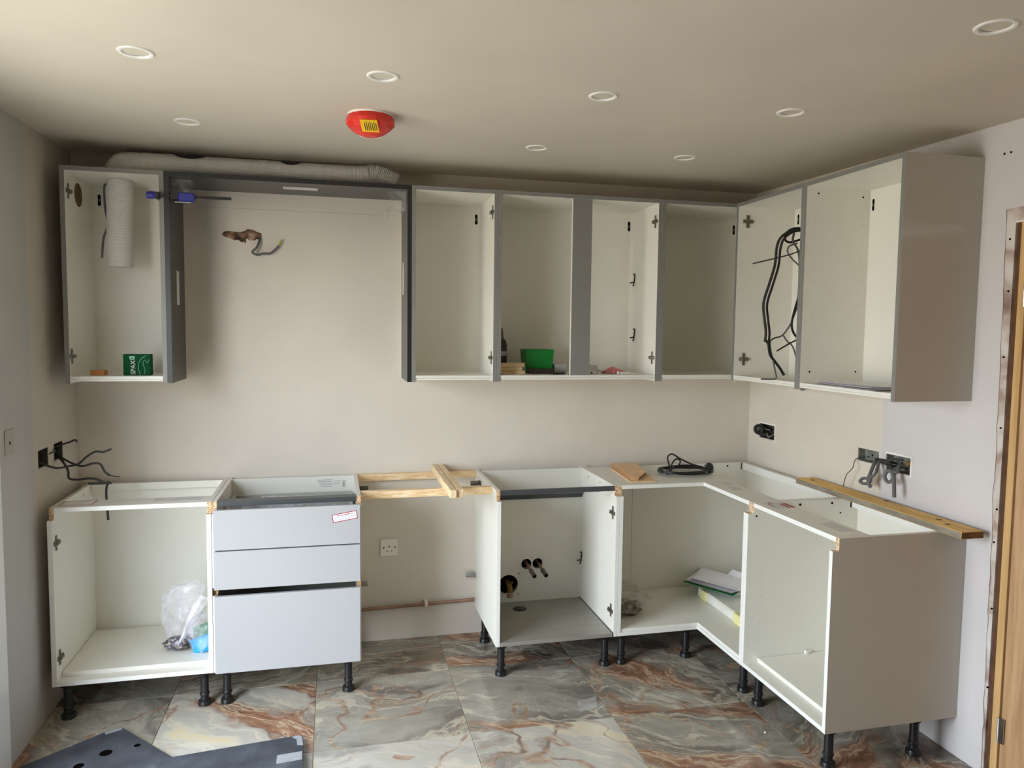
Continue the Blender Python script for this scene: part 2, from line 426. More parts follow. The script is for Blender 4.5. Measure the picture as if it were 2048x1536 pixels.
def copy_part(src, parent, at):
    """a copy of a part (and its sub-parts) at another world place, sharing its mesh"""
    c = src.copy(); COL.objects.link(c); c.parent = parent
    c.location = Vector(at) - Vector(ORG[parent.name]); ORG[c.name] = Vector(at)
    for ch in src.children:
        d = ch.copy(); COL.objects.link(d); d.parent = c
    return c

def struct(name, mb, m, **k):
    return tag(obj(name, mb, m, **k), kind='structure')

def text_mb(mb, txt, size, f3, depth=.0006, mi=0):
    """lettering as thin flat geometry, f3(u, v, w) -> xyz"""
    cu = bpy.data.curves.new('t', 'FONT'); cu.body = txt; cu.size = size; cu.extrude = depth
    cu.align_x = 'CENTER'; cu.align_y = 'CENTER'; cu.resolution_u = 3
    o = bpy.data.objects.new('t', cu); COL.objects.link(o)
    dg = bpy.context.evaluated_depsgraph_get(); me = o.evaluated_get(dg).to_mesh()
    vs = [f3(*v.co) for v in me.vertices]; fs = [list(p.vertices) for p in me.polygons]
    mb.add(vs, fs, mi)
    o.evaluated_get(dg).to_mesh_clear(); bpy.data.objects.remove(o); bpy.data.curves.remove(cu)

def slab(mb, f3, u0, u1, v0, v1, holes, depth, mi=0, n=28):
    """wall face in (u, v) with rectangular or round openings cut through to the given depth; f3(u, v, d)"""
    us = sorted({u0, u1} | {h[0] for h in holes} | {h[1] for h in holes})
    vs = sorted({v0, v1} | {h[2] for h in holes} | {h[3] for h in holes})
    for i in range(len(us) - 1):
        for j in range(len(vs) - 1):
            cu, cv = (us[i] + us[i + 1]) / 2, (vs[j] + vs[j + 1]) / 2
            if any(h[0] < cu < h[1] and h[2] < cv < h[3] for h in holes): continue
            for d in (0, depth):
                mb.add([f3(us[i], vs[j], d), f3(us[i + 1], vs[j], d), f3(us[i + 1], vs[j + 1], d), f3(us[i], vs[j + 1], d)], [(0, 1, 2, 3) if d == 0 else (3, 2, 1, 0)], mi)
    for h in holes:
        a, b, c, d_ = h[:4]
        if len(h) > 4:      # round opening inside its square
            R = h[4]; cu, cv = (a + b) / 2, (c + d_) / 2; hu, hv = (b - a) / 2, (d_ - c) / 2
            sq, ci = [], []
            for k in range(n):
                t = 2 * PI * k / n; x, y = math.cos(t), math.sin(t); q = 1 / max(abs(x), abs(y))
                sq.append((cu + x * q * hu, cv + y * q * hv)); ci.append((cu + x * R, cv + y * R))
            for k in range(n):
                k2 = (k + 1) % n
                for dd in (0, depth):
                    mb.add([f3(*sq[k], dd), f3(*sq[k2], dd), f3(*ci[k2], dd), f3(*ci[k], dd)], [(0, 1, 2, 3)], mi)
                mb.add([f3(*ci[k], 0), f3(*ci[k2], 0), f3(*ci[k2], depth), f3(*ci[k], depth)], [(0, 1, 2, 3)], mi)
        else:
            for p, q in (((a, c), (b, c)), ((b, c), (b, d_)), ((b, d_), (a, d_)), ((a, d_), (a, c))):
                mb.add([f3(*p, 0), f3(*q, 0), f3(*q, depth), f3(*p, depth)], [(0, 1, 2, 3)], mi)
    for p, q in (((u0, v0), (u1, v0)), ((u1, v0), (u1, v1)), ((u1, v1), (u0, v1)), ((u0, v1), (u0, v0))):
        mb.add([f3(*p, 0), f3(*q, 0), f3(*q, depth), f3(*p, depth)], [(0, 1, 2, 3)], mi)
    return mb

# ---------------------------------------------------------------- room shell
XL, XR, YF = -3.43, 0.0, -5.4
cz = lambda y: 2.366 + .018 * y                      # the ceiling falls very slightly towards the viewer
SOCK_L = [(-.489, -.380, 1.022, 1.094), (-.316, -.212, 1.024, 1.096)]
SOCK_R = [(-.254, -.112, 1.022, 1.100), (-1.036, -.905, 1.030, 1.088), (-1.217, -1.080, 1.019, 1.090)]
struct('wall_back', slab(MB(), lambda u, v, d: (u, d, v), XL - .16, XR + .16, -.1, 2.46, [], .12), M['wall'], closed=False)
struct('wall_left', slab(MB(), lambda u, v, d: (XL - d, u, v), YF, 0, -.1, 2.46, SOCK_L + [(DY0, DY1, DZ0, DZ1)], .14), M['wall_l'], closed=False, org=(0, 0, 0))
DRY = (-2.47, -1.640, -.1, 2.012)                    # oak door opening in the right wall
struct('wall_right', slab(MB(), lambda u, v, d: (XR + d, u, v), YF, 0, -.1, 2.46, SOCK_R + [DRY], .14), M['wall_r'], closed=False, org=(0, 0, 0))
struct('wall_front', MB().box(XL - .16, XR + .16, YF - .12, YF, -.1, 2.46), M['wall_f'])
struct('ceiling', slab(MB(), lambda u, v, d: (u, v, cz(v) + d), XL - .1, XR + .1, YF, 0.0, [], .05), M['ceil'], closed=False)

floor = struct('floor', MB().box(XL - .3, XR + .3, YF - .1, .1, -.1, -.0025), M['grout'])
xs = [XL, -2.972, -2.372, -1.770, -1.171, -.566, 0.0]
ys = [0.0, -.398, -.968, -1.538, -2.108, -2.678, -3.248, -3.818, -4.388, -4.958, YF]
look = {(0, 0): (.12, .55, .0), (1, 0): (.55, .65, .0), (2, 0): (.31, .80, .0), (3, 0): (.47, .85, .0), (4, 0): (.66, .35, .0), (5, 0): (.83, .3, .0),
        (0, 1): (.41, .65, .15), (1, 1): (.23, .98, .70), (2, 1): (.72, .45, .22), (3, 1): (.19, .68, .22), (4, 1): (.94, .80, .0), (5, 1): (.37, .6, .0),
        (0, 2): (.6, .6, .2), (1, 2): (.8, .6, .7), (2, 2): (.35, .40, .85), (3, 2): (.52, .42, .75), (4, 2): (.08, 1.02, .10), (5, 2): (.28, .75, .0)}
for i in range(6):
    for j in range(len(ys) - 1):
        g = .0012
        lift = random.uniform(-.0003, .0003)
        mb = MB().box(xs[i] + g, xs[i + 1] - g, ys[j + 1] + g, ys[j] - g, -.009, lift)
        t = obj('tile', mb, M['marble'], floor, org=((xs[i] + xs[i + 1]) / 2, (ys[j] + ys[j + 1]) / 2, 0), bevel=.0012)
        c = look.get((i, j), (random.random(), random.uniform(.2, .7), random.uniform(0, .7)))
        t.color = (*c, 1)

# garden door frame in the left wall (its nearest jamb just enters the picture)
d1 = tag(bpy.data.objects.new('door_1', None), kind='structure'); COL.objects.link(d1); d1.location = (XL, (DY0 + DY1) / 2, 0); ORG['door_1'] = d1.location.copy()
for nm, b in (('jamb', (DY1 - .06, DY1 - .002, DZ0, DZ1)), ('jamb', (DY0 + .002, DY0 + .06, DZ0, DZ1)), ('head', (DY0 + .06, DY1 - .06, DZ1 - .06, DZ1 - .002)), ('sill', (DY0 + .06, DY1 - .06, DZ0 + .002, DZ0 + .04))):
    obj(nm, MB().box(XL - .12, XL - .05, *b), M['upvc'], d1, bevel=.003)
struct('trim_1', MB().box(XL, XL + .012, DY1, -.858, 0, 2.14), M['upvc'], bevel=.002)
struct('trim_3', MB().box(XL, XL + .012, DY0 - .062, DY0, 0, 2.14), M['upvc'], bevel=.002)

# oak door, lining and torn plaster on the right wall
d2 = tag(bpy.data.objects.new('door_2', None), kind='structure'); COL.objects.link(d2); d2.location = (.03, -1.7, 0); ORG['door_2'] = d2.location.copy()
obj('lining', MB().box(-.002, .13, -1.690, -1.662, 0, 1.985), M['oak_light'], d2, bevel=.001)
obj('lining', MB().box(-.002, .13, -2.47, -2.442, 0, 1.985), M['oak_light'], d2, bevel=.001)
obj('lining', MB().box(-.002, .13, -2.442, -1.690, 1.957, 1.985), M['oak_light'], d2, bevel=.001)
leaf = obj('door_leaf', MB().box(.004, .044, -2.438, -1.694, .008, 1.953), M['oak'], d2, bevel=.001)
for z0, z1 in ((.25, .95), (1.1, 1.82)):
    obj('raised_panel', MB().box(.000, .006, -2.32, -1.80, z0, z1), M['oak'], leaf, bevel=.003)
for z in (.20, 1.74):
    obj('hinge', MB().lathe((-.004, -1.692, z - .045), [(.005, 0), (.005, .09)], 10).box(-.004, .0, -1.712, -1.692, z - .045, z + .045), M['chrome'], d2)
obj('latch_handle', MB().tube([(-.004, -2.39, 1.0), (-.045, -2.39, 1.0), (-.05, -2.33, 1.0), (-.05, -2.28, 1.0)], .009), M['chrome'], leaf, smooth=True)
random.seed(3)
mb = MB(); n = 64; edge = []
for k in range(n + 1):
    z = .0 + 2.035 * k / n
    drift = (-.052 * (1 - k / n))                      # the chased edge wanders outwards towards the floor
    edge.append((-1.601 + drift * .55 + .010 * noise.noise((0, 0, z * 4.5)) + .006 * noise.noise((3, 0, z * 17)), z))
for k in range(n):
    (a, z0), (b, z1) = edge[k], edge[k + 1]
    ya = -1.6405
    h0, h1 = .004 + .0025 * noise.noise((5, 1, z0 * 9)), .004 + .0025 * noise.noise((5, 1, z1 * 9))
    mb.add([(0, a, z0), (0, b, z1), (-h1, b - .004, z1), (-h0, a - .004, z0), (-.003, ya, z1), (-.003, ya, z0), (0.02, ya, z1), (0.02, ya, z0)],
           [(0, 1, 2, 3), (3, 2, 4, 5), (5, 4, 6, 7)], 0)
struct('trim_4', mb, M['plaster'], closed=False)
cr = MB().tube([(-.0012, y_ - .0005, z_) for y_, z_ in edge], .0013, 5, smooth=False)  # dark line along the crack, painting the shadow of the raised plaster edge
tp = tag(bpy.data.objects['trim_4'])
obj('crack_shadow', cr, mat('plaster_crack_shadow', srgb(112, 92, 80), .95), tp)
for y_, z_ in ((-1.622, 1.93), (-1.628, 1.75), (-1.625, 1.52), (-1.63, 1.27), (-1.634, .98), (-1.63, .86), (-1.637, .62), (-1.639, .33)):
    obj('screw_hole', MB().lathe((-.0062, y_, z_), [(.0035, .004), (.0035, 0)], 8, 'x'), M['hole'], tp)
mb = MB().box(.005, .12, -1.6615, -1.641, 0, 1.985); struct('trim_5', mb, mat('shadow_gap_strip', srgb(92, 62, 38), .9, var=.3, scale=20))  # solid dark strip gives the shadow gap beside the lining its darkness
mb = MB().box(-.006, .0, -2.52, -1.630, 1.99, 2.035); struct('trim_6', mb, M['plaster'], bevel=.001)

# yard outside the garden door
struct('ground', MB().box(-9, XL - .3, -9, 4, -.12, -.06), M['concrete'])

# marks on the back wall
WB = bpy.data.objects['wall_back']
mb = MB(); out = [(-2.799, 2.026), (-2.790, 2.040), (-2.77, 2.043), (-2.72, 2.040), (-2.695, 2.048), (-2.685, 2.056), (-2.66, 2.055), (-2.645, 2.047), (-2.62, 2.038), (-2.621, 2.020), (-2.628, 2.008), (-2.640, 2.013), (-2.652, 2.005), (-2.675, 2.004), (-2.690, 2.014), (-2.693, 1.985), (-2.698, 1.996), (-2.712, 1.994), (-2.725, 2.004), (-2.745, 2.002), (-2.765, 2.012), (-2.785, 2.016)]
c = (sum(p[0] for p in out) / len(out), sum(p[1] for p in out) / len(out))
rings = []
for s, h in ((1, -.0005), (.86, -.006), (.6, -.009), (.3, -.004)):
    rings.append([(c[0] + (x - c[0]) * s, h + .004 * noise.noise((x * 60, s * 9, z * 60)), c[1] + (z - c[1]) * s) for x, z in out])
v = [p for r in rings for p in r] + [(c[0], -.006, c[1])]; k = len(out); f = []
for r in range(3):
    for i in range(k): f.append((r * k + i, r * k + (i + 1) % k, (r + 1) * k + (i + 1) % k, (r + 1) * k + i))
for i in range(k): f.append((3 * k + i, 3 * k + (i + 1) % k, 4 * k))
obj('broken_plaster', mb.add(v, f), M['mortar'], WB, closed=False)
obj('pencil_line', MB().box(-2.913, -1.972, -.0006, 0, 2.1508, 2.1520), M['grey_ink'], WB)
WR = bpy.data.objects['wall_right']
for y in (-1.576, -1.602): obj('screw_hole', MB().lathe((0, y, 2.231), [(.004, 0.0004), (.004, -.0012)], 10, 'x'), M['hole'], WR)

# ---------------------------------------------------------------- cabinets
BACK = lambda u, v, z: (u, -v, z)            # u along the wall, v out from it
RIGHT = lambda u, v, z: (-v, -u, z)

def lbox(mb, f, u0, u1, v0, v1, z0, z1, mi=0, front=None):
    a, b = f(u0, v0, z0), f(u1, v1, z1)
    side = {'-y': front} if f is BACK else {'-x': front}
    return mb.box(a[0], b[0], a[1], b[1], a[2], b[2], mi, side if front is not None else None)

leg_src = None
def leg(parent, x, y, h=.15):
    global leg_src
    if leg_src is None:
        mb = MB().lathe((x, y, 0), [(.0, .0), (.027, 0), (.027, .010), (.025, .019), (.020, .021), (.0165, .024), (.0165, .040), (.020, .044), (.020, .050), (.0165, .054), (.0165, .125), (.024, .132), (.030, .140), (.030, h), (0, h)], 20)
        leg_src = obj('leg', mb, M['black'], parent, smooth=True, org=(x, y, 0)); return leg_src
    return copy_part(leg_src, parent, (x, y, 0))

def hinge_plate(parent, p, n, fwd):
    """cruciform mounting plate with a clip arm; n = wall normal, fwd = towards the cabinet front"""
    p, n, w = Vector(p), Vector(n), Vector(fwd); z = Vector((0, 0, 1))
    mb = MB().obox(p + n * .0015, w * .0085, n * .0015, z * .031).obox(p + n * .004, w * .026, n * .004, z * .0085)
    mb.obox(p + n * .010, w * .017, n * .0035, z * .0055)
    mb.tube([p + n * .003 + z * .024, p + n * .0045 + z * .024], .004, 8, smooth=False).tube([p + n * .003 - z * .024, p + n * .0045 - z * .024], .004, 8, smooth=False)
    return obj('hinge_plate', mb, M['steel'], parent, bevel=.0008)

def hinge_screws(parent, f, u, v0, zs, n):
    mb = MB()
    for z in zs:
        p = f(u, v0, z); ax = 'x' if f is BACK else 'y'
        mb.lathe(p, [(.003, .0004 * n), (.003, -.0005 * n)], 8, ax)
    o = obj('shelf_pin_holes', mb, M['hole'], parent, closed=False)
    o['kind'] = 'stuff'
    return o

ZB, ZT = .15, .87
def side_prof(d, notch=.025, zn=.824, extra=None):
    p = [(0, ZB), (d, ZB)]; s = {}
    if extra:
        p += [(d, extra[0]), (d - notch, extra[0]), (d - notch, extra[1]), (d, extra[1])]
        s.update({2: 1, 3: 1, 4: 1})
    i = len(p); p += [(d, zn), (d - notch, zn), (d - notch, ZT), (0, ZT)]
    s.update({i: 1, i + 1: 1, i - 1: 2, 1: 2})
    return p, s

def side_panel(parent, f, u0, u1, d, extra=None):
    p, s = side_prof(d, extra=extra)
    return obj('side_panel', MB().prism(p, lambda a, b, t: f(t, a, b), u0, u1, 0, s), [M['white'], M['chip'], M['white_bright']], parent, bevel=.0006)

def cab_legs(t, pts):
    for x, y in pts: leg(t, x, y)

T = .018
# --- U1: left open base cabinet
x0, x1, d = -3.389, -2.785, .543
u1 = thing('base_cabinet', 'open white base cabinet at the far left holding a plastic bag', 'cabinet', ((x0 + x1) / 2, -d / 2, 0))
side_panel(u1, BACK, x0, x0 + T, d); side_panel(u1, BACK, x1 - T, x1, d)
obj('bottom_panel', lbox(MB(), BACK, x0 + T, x1 - T, 0.0, d - .001, ZB, ZB + T, 0, 1), [M['white'], M['white_bright']], u1, bevel=.0006)
obj('back_panel', lbox(MB(), BACK, x0 + T, x1 - T, .022, .030, ZB + T, ZT - .004), M['white'], u1)
obj('front_rail', lbox(MB(), BACK, x0 + T, x1 - T, .398, .518, ZT - T, ZT, 0, 1), [M['white'], M['white_bright']], u1, bevel=.0006)
obj('rear_rail', lbox(MB(), BACK, x0 + T + .004, x1 - T,   .040, .058, ZT - .032, ZT), M['white'], u1, bevel=.0006)
mb = MB(); a, b, c_, d_ = -3.366, -3.243, -.484, -.402
for q in ((a, b, c_, c_ + .004), (a, b, d_ - .004, d_), (a, a + .004, c_, d_), (b - .004, b, c_, d_)): mb.box(q[0], q[1], q[2], q[3], ZT + .0005, ZT + .0009)
s_ = obj('warning_sticker', MB().box(a, b, c_, d_, ZT, ZT + .0005), M['label'], u1); s_['label'] = 'white sticker with a red border'
obj('sticker_border', mb, M['red_ink'], s_)
obj('printed_patch', MB().box(-3.02, -2.83, -.48, -.41, ZT, ZT + .0004), M['rail_print'], u1)
for z in (.726, .257): hinge_plate(u1, (x0 + T, -.505, z), (1, 0, 0), (0, -1, 0))
for v in (.30, .16): obj('screw_hole', MB().lathe((x0 + T, -v, .845), [(.004, .0004), (.004, -.001)], 10, 'x'), M['hole'], u1)
cab_legs(u1, [(-3.346, -.50), (-2.828, -.50), (-3.346, -.10), (-2.828, -.10)])
tag(obj('shelf_board', MB().box(x0 + T + .002, x1 - T - .002, -.492, -.055, ZB + T, ZB + 2 * T), M['white'], bevel=.0008), 'loose white shelf lying on the floor of the far left base cabinet', 'shelf')

# --- U2: drawer unit
x0, x1 = -2.783, -2.179
u2 = thing('drawer_cabinet', 'white drawer cabinet with three pale grey fronts and no worktop', 'cabinet', ((x0 + x1) / 2, -d / 2, 0))
side_panel(u2, BACK, x0, x0 + T, d, (.478, .512)); side_panel(u2, BACK, x1 - T, x1, d, (.478, .512))
obj('bottom_panel', lbox(MB(), BACK, x0 + T, x1 - T, 0.0, d - .001, ZB, ZB + T), M['white'], u2)
bk = obj('back_panel', lbox(MB(), BACK, x0 + T, x1 - T, .042, .050, ZB + T, ZT), M['white'], u2)
obj('front_rail', lbox(lbox(MB(), BACK, x0 + T, x1 - T, .510, .519, ZT - .022, ZT - .001), BACK, x0 + T, x1 - T, .47, .510, ZT - .004, ZT - .001), M['gun'], u2, bevel=.0008)
mb = MB()
for k in range(5):
    z = .853 - k * .008; mb.box(-2.37 + .004 * k, -2.30, -.0508, -.050, z - .0025, z)
for k in range(3): mb.box(-2.292, -2.262, -.0508, -.050, .846 - k * .008, .8475 - k * .008)
for k in range(5): mb.box(-2.252 + k * .003, -2.2505 + k * .003, -.0508, -.050, .815, .838)
mb.box(-2.254, -2.234, -.0508, -.050, .842, .846)
pt = obj('printed_marks', mb, M['grey_ink'], bk); pt['kind'] = 'stuff'
fronts = [(.674, .842), (.508, .669), (.152, .480)]
for k, (z0, z1) in enumerate(fronts):
    fr = obj('drawer', MB().box(x0 + .008, x1 - .004, -.563, -.545, z0, z1), M['front'], u2, bevel=.0015)
    hb = min(z1 - z0 - .04, .098)
    bz = z0 + .03
    mb = MB().box(x0 + T + .012, x0 + T + .026, -.52, -.09, bz, bz + hb).box(x1 - T - .026, x1 - T - .012, -.52, -.09, bz, bz + hb)
    mb.box(x0 + T + .026, x1 - T - .026, -.104, -.09, bz, bz + hb).box(x0 + T + .026, x1 - T - .026, -.52, -.104, bz, bz + .012)
    mb.box(x0 + T + .026, x1 - T - .026, -.545, -.53, bz, bz + hb)
    obj('drawer_box', mb, M['drawer_metal'] if k else mat('grey_drawer_side', srgb(170, 168, 164), .4), fr)
# sticker on the top drawer, tilted a little
fr = bpy.data.objects['drawer']
def stk(u, v, w, cx=-2.2475, cz_=.7935, a=math.radians(9)):
    return (cx + u * math.cos(a) - v * math.sin(a), -.563 - .0004 - w, cz_ + u * math.sin(a) + v * math.cos(a))
def stq(mb, u0, u1, v0, v1, w=0.0002):
    return mb.add([stk(u0, v0, w), stk(u1, v0, w), stk(u1, v1, w), stk(u0, v1, w), stk(u0, v0, -.0004), stk(u1, v0, -.0004), stk(u1, v1, -.0004), stk(u0, v1, -.0004)],
                  [(0, 1, 2, 3), (4, 7, 6, 5), (0, 4, 5, 1), (1, 5, 6, 2), (2, 6, 7, 3), (3, 7, 4, 0)])
W_, H_ = .052, .0175
st = obj('warning_sticker', stq(MB(), -W_, W_, -H_, H_, 0), M['label'], fr); st['label'] = 'white sticker with a red border, red title and blue print'
mb = MB()
for q in ((-W_, W_, -H_, -H_ + .003), (-W_, W_, H_ - .003, H_), (-W_, -W_ + .003, -H_, H_), (W_ - .003, W_, -H_, H_)): stq(mb, *q)
for a_, b_ in ((-.032, -.022), (-.019, -.005), (-.001, .024), (.027, .033)): stq(mb, a_, b_, .0075, .0105)
obj('sticker_border', mb, M['red_ink'], fr)
mb = MB(); random.seed(5)
for r in range(5):
    u = -.046
    while u < (.044 if r < 4 else .02):
        w_ = random.uniform(.004, .011); stq(mb, u, min(u + w_, .046), .0035 - r * .0038, .0052 - r * .0038); u += w_ + .0018
bp_ = obj('sticker_print', mb, M['blue_ink'], fr); bp_['kind'] = 'stuff'
cab_legs(u2, [(-2.738, -.50), (-2.234, -.50), (-2.738, -.10), (-2.234, -.10)])

# --- U3: sink unit
x0, x1 = -1.578, -.990
u3 = thing('sink_cabinet', 'white open sink base cabinet with metal lined floor and pipe holes in its back', 'cabinet', ((x0 + x1) / 2, -d / 2, 0))
side_panel(u3, BACK, x0, x0 + T, d); side_panel(u3, BACK, x1 - T, x1 - .0005, d)
mb = slab(MB(), lambda u, v, dd: (u, v, ZB + T - dd), x0 + T, x1 - T - .006, -d + .001, 0.0, [(-1.42, -1.315, -.205, -.10, .036)], T)
obj('bottom_panel', mb, M['alu'], u3)
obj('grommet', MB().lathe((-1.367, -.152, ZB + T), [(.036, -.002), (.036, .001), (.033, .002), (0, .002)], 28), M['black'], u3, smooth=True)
obj('floor_gap', MB().box(x1 - T - .006, x1 - T, -d + .001, -.045, ZB + .002, ZB + T + .0012), M['black'], u3)
holes = [(-1.465, -1.345, .202, .322, .052), (-1.3385, -1.2785, .332, .402, .0275), (-1.2775, -1.2175, .332, .402, .0275)]
mb = slab(MB(), lambda u, v, dd: (u, -.050 + dd, v), x0 + T, x1 - T, ZB + T, ZT, holes, .008)
obj('back_panel', mb, M['white'], u3)
for hx, hz, hr in ((-1.405, .262, .062), (-1.3085, .367, .035), (-1.2475, .367, .035)): obj('dark_hole_backing', MB().lathe((hx, -.0005, hz), [(hr, 0), (hr * .9, -.003), (hr * .5, -.002), (0, -.001)], 18, 'y'), M['hole'], bpy.data.objects['wall_back'])  # black discs paint the darkness behind the pipe holes; the wall there is lit
obj('front_rail', lbox(MB(), BACK, x0 + T, x1 - T, .509, .519, ZT - .024, ZT - .001), M['gun'], u3, bevel=.0008)
obj('rear_rail', lbox(lbox(MB(), BACK, x0 + T, x1 - T, .050, .060, .716, .742), BACK, x0 + T, x1 - T, .060, .085, .740, .743), M['gun'], u3)
for z in (.739, .266): hinge_plate(u3, (x1 - T, -.505, z), (-1, 0, 0), (0, -1, 0))
for v, z in ((.42, .84), (.32, .845), (.15, .84), (.30, .795)): obj('screw_hole', MB().lathe((x1 - T, -v, z), [(.004, -.0004), (.004, .001)], 10, 'x'), M['hole'], u3)
def clip(parent, x, y, z, up=1):
    mb = MB().tube([(x - .012, y, z + .035 * up), (x - .004, y, z + .033 * up), (x - .006, y, z), (x - .012, y - .002, z - .028 * up)], .0035, 6)
    mb.tube([(x - .006, y, z - .006 * up), (x - .028, y + .006, z - .010 * up)], .0035, 6, smooth=False)
    return obj('shelf_clip', mb, M['black'], parent, smooth=True)
clip(u3, x1 - T, -.075, .385)
cab_legs(u3, [(-1.544, -.50), (-1.034, -.50), (-1.545, -.125), (-1.034, -.10)])

# --- U4: corner unit
dr = .573
u4 = thing('corner_cabinet', 'L-shaped white corner base cabinet with papers and a bag inside', 'cabinet', (-.55, -.5, 0))
side_panel(u4, BACK, -.9895, -.972, d)
side_panel(u4, RIGHT, .922, .9395, dr)
z3 = lambda a, b, t: (a, b, t)
mb = MB().prism([(-.972, -.042), (-.972, -.518), (-.548, -.518), (-.548, -.922), (-.408, -.922), (-.408, -.400), (-.408, -.042)], z3, ZT - T, ZT, 0, {1: 1, 2: 1})
obj('top_board', mb, [M['white'], M['white_bright']], u4, bevel=.0006)
mb = MB().prism([(-.972, -.002), (-.972, -d), (-dr, -d), (-dr, -.922), (-.002, -.922), (-.002, -.002)], z3, ZB, ZB + T, 0, {1: 1, 2: 1})
obj('bottom_panel', mb, [M['white'], M['white_bright']], u4, bevel=.0006)
mb = MB().prism([(-.970, -.052), (-.970, -d + .004), (-dr + .004, -d + .004), (-dr + .004, -.920), (-.052, -.920), (-.052, -.052)], z3, ZB + T, ZB + 2 * T - .004, 0, {1: 1, 2: 1})
obj('inner_floor', mb, [M['white'], M['white_bright']], u4, bevel=.0014)
obj('back_panel', MB().box(-.972, -.721, -.050, -.042, ZB + T, ZT - T).box(-.719, -.408, -.050, -.042, ZB + T, ZT - T).box(-.408, -.030, -.050, -.042, ZB + T, ZT), M['white'], u4)
obj('back_panel', MB().box(-.030, -.022, -.922, -.050, ZB + T, ZT - .004), M['white'], u4)
obj('rear_rail', MB().box(-.064, -.046, -.9215, -.062, ZT - .038, ZT), M['white_bright'], u4, bevel=.0006)
obj('rear_slot', MB().box(-.0705, -.0655, -.0508, -.050, ZT - .040, ZT - .002), M['hole'], u4)
for x in (-.314, -.154): obj('screw_hole', MB().lathe((x, -.050, .853), [(.0055, .0004), (.0055, -.001)], 10, 'y'), M['hole'], u4)
for x, y in ((-.444, -.558), (-.468, -.669)): obj('printed_patch', MB().box(x - .03, x + .02, y - .04, y + .03, ZT, ZT + .0004), M['rail_print'], u4)
cab_legs(u4, [(-.95, -.50), (-.611, -.50), (-.520, -.880), (-.10, -.10), (-.95, -.10)])

# --- U5: right end unit
u5 = thing('base_cabinet', 'open white base cabinet at the right end with plain end panel towards the viewer', 'cabinet', (-.29, -1.22, 0))
a, b = .9405, 1.510
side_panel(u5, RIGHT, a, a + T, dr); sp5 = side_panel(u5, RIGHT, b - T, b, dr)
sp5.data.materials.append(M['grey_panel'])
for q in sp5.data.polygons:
    if q.normal.y < -.9: q.material_index = 3  # outer end face greyed to take down its brightness in the shade
obj('bottom_panel', lbox(MB(), RIGHT, a + T, b - T, .002, dr - .001, ZB, ZB + T, 0, 1), [M['white'], M['white_bright']], u5, bevel=.0006)
obj('back_panel', lbox(MB(), RIGHT, a + T, b - T, .022, .030, ZB + T, ZT - .004), M['white'], u5)
obj('front_rail', lbox(MB(), RIGHT, a + T, b - T, .407, .548, ZT - T, ZT, 0, 1), [M['white'], M['white_bright']], u5, bevel=.0006)
obj('rear_rail', lbox(MB(), RIGHT, a + T + .004, b - T, .046, .064, ZT - .038, ZT), M['white_bright'], u5, bevel=.0006)
obj('rear_slot', MB().box(-.0705, -.0655, -(a + T) - .0008, -(a + T), ZT - .040, ZT - .002), M['hole'], u5)
for v, z, r in ((.323, .853, .0055), (.164, .853, .0055), (.533, .812, .004), (.12, .808, .0035)): obj('screw_hole', MB().lathe((-v, -(a + T), z), [(r, .0004), (r, -.001)], 10, 'y'), M['hole'], u5)
mb = MB(); random.seed(2)
for k in range(12):
    for q in (.50, .12):
        mb.lathe((-q, -(a + T), .26 + k * .04), [(.0018, .0003), (.0018, -.0006)], 6, 'y')
pn = obj('shelf_pin_holes', mb, M['grey_ink'], u5, closed=False); pn['kind'] = 'stuff'
s_ = obj('printed_sticker', MB().box(-.507, -.415, -1.070, -.962, ZT, ZT + .0004), M['rail_print'], u5)
mb = MB().box(-.432, -.418, -1.066, -.985, ZT + .0004, ZT + .0008).box(-.452, -.440, -1.066, -1.000, ZT + .0004, ZT + .0008).box(-.503, -.497, -1.04, -.99, ZT + .0004, ZT + .0008).box(-.485, -.478, -.985, -.962, ZT + .0004, ZT + .0008)
obj('red_print', mb, M['red_ink'], s_)
obj('printed_patch', MB().box(-.49, -.425, -1.435, -1.31, ZT, ZT + .0004), M['rail_print'], u5)
cab_legs(u5, [(-.520, -1.00), (-.520, -1.465), (-.147, -1.465), (-.147, -1.00)])
tag(obj('shelf_board', MB().box(-.505, -.055, -(b - T) + .002, -(a + T) - .002, ZB + T, ZB + 2 * T), [M['white']], bevel=.0008), 'loose white shelf lying on the floor of the right end base cabinet', 'shelf')
tag(obj('shelf_pin', MB().tube([(-.245, -.963, ZB + 2 * T + .006), (-.265, -.968, ZB + 2 * T + .006)], .006).box(-.275, -.262, -.974, -.962, ZB + 2 * T, ZB + 2 * T + .014), M['white_bright'], smooth=True), 'small white shelf support lying on the loose shelf at the right end', 'shelf support')

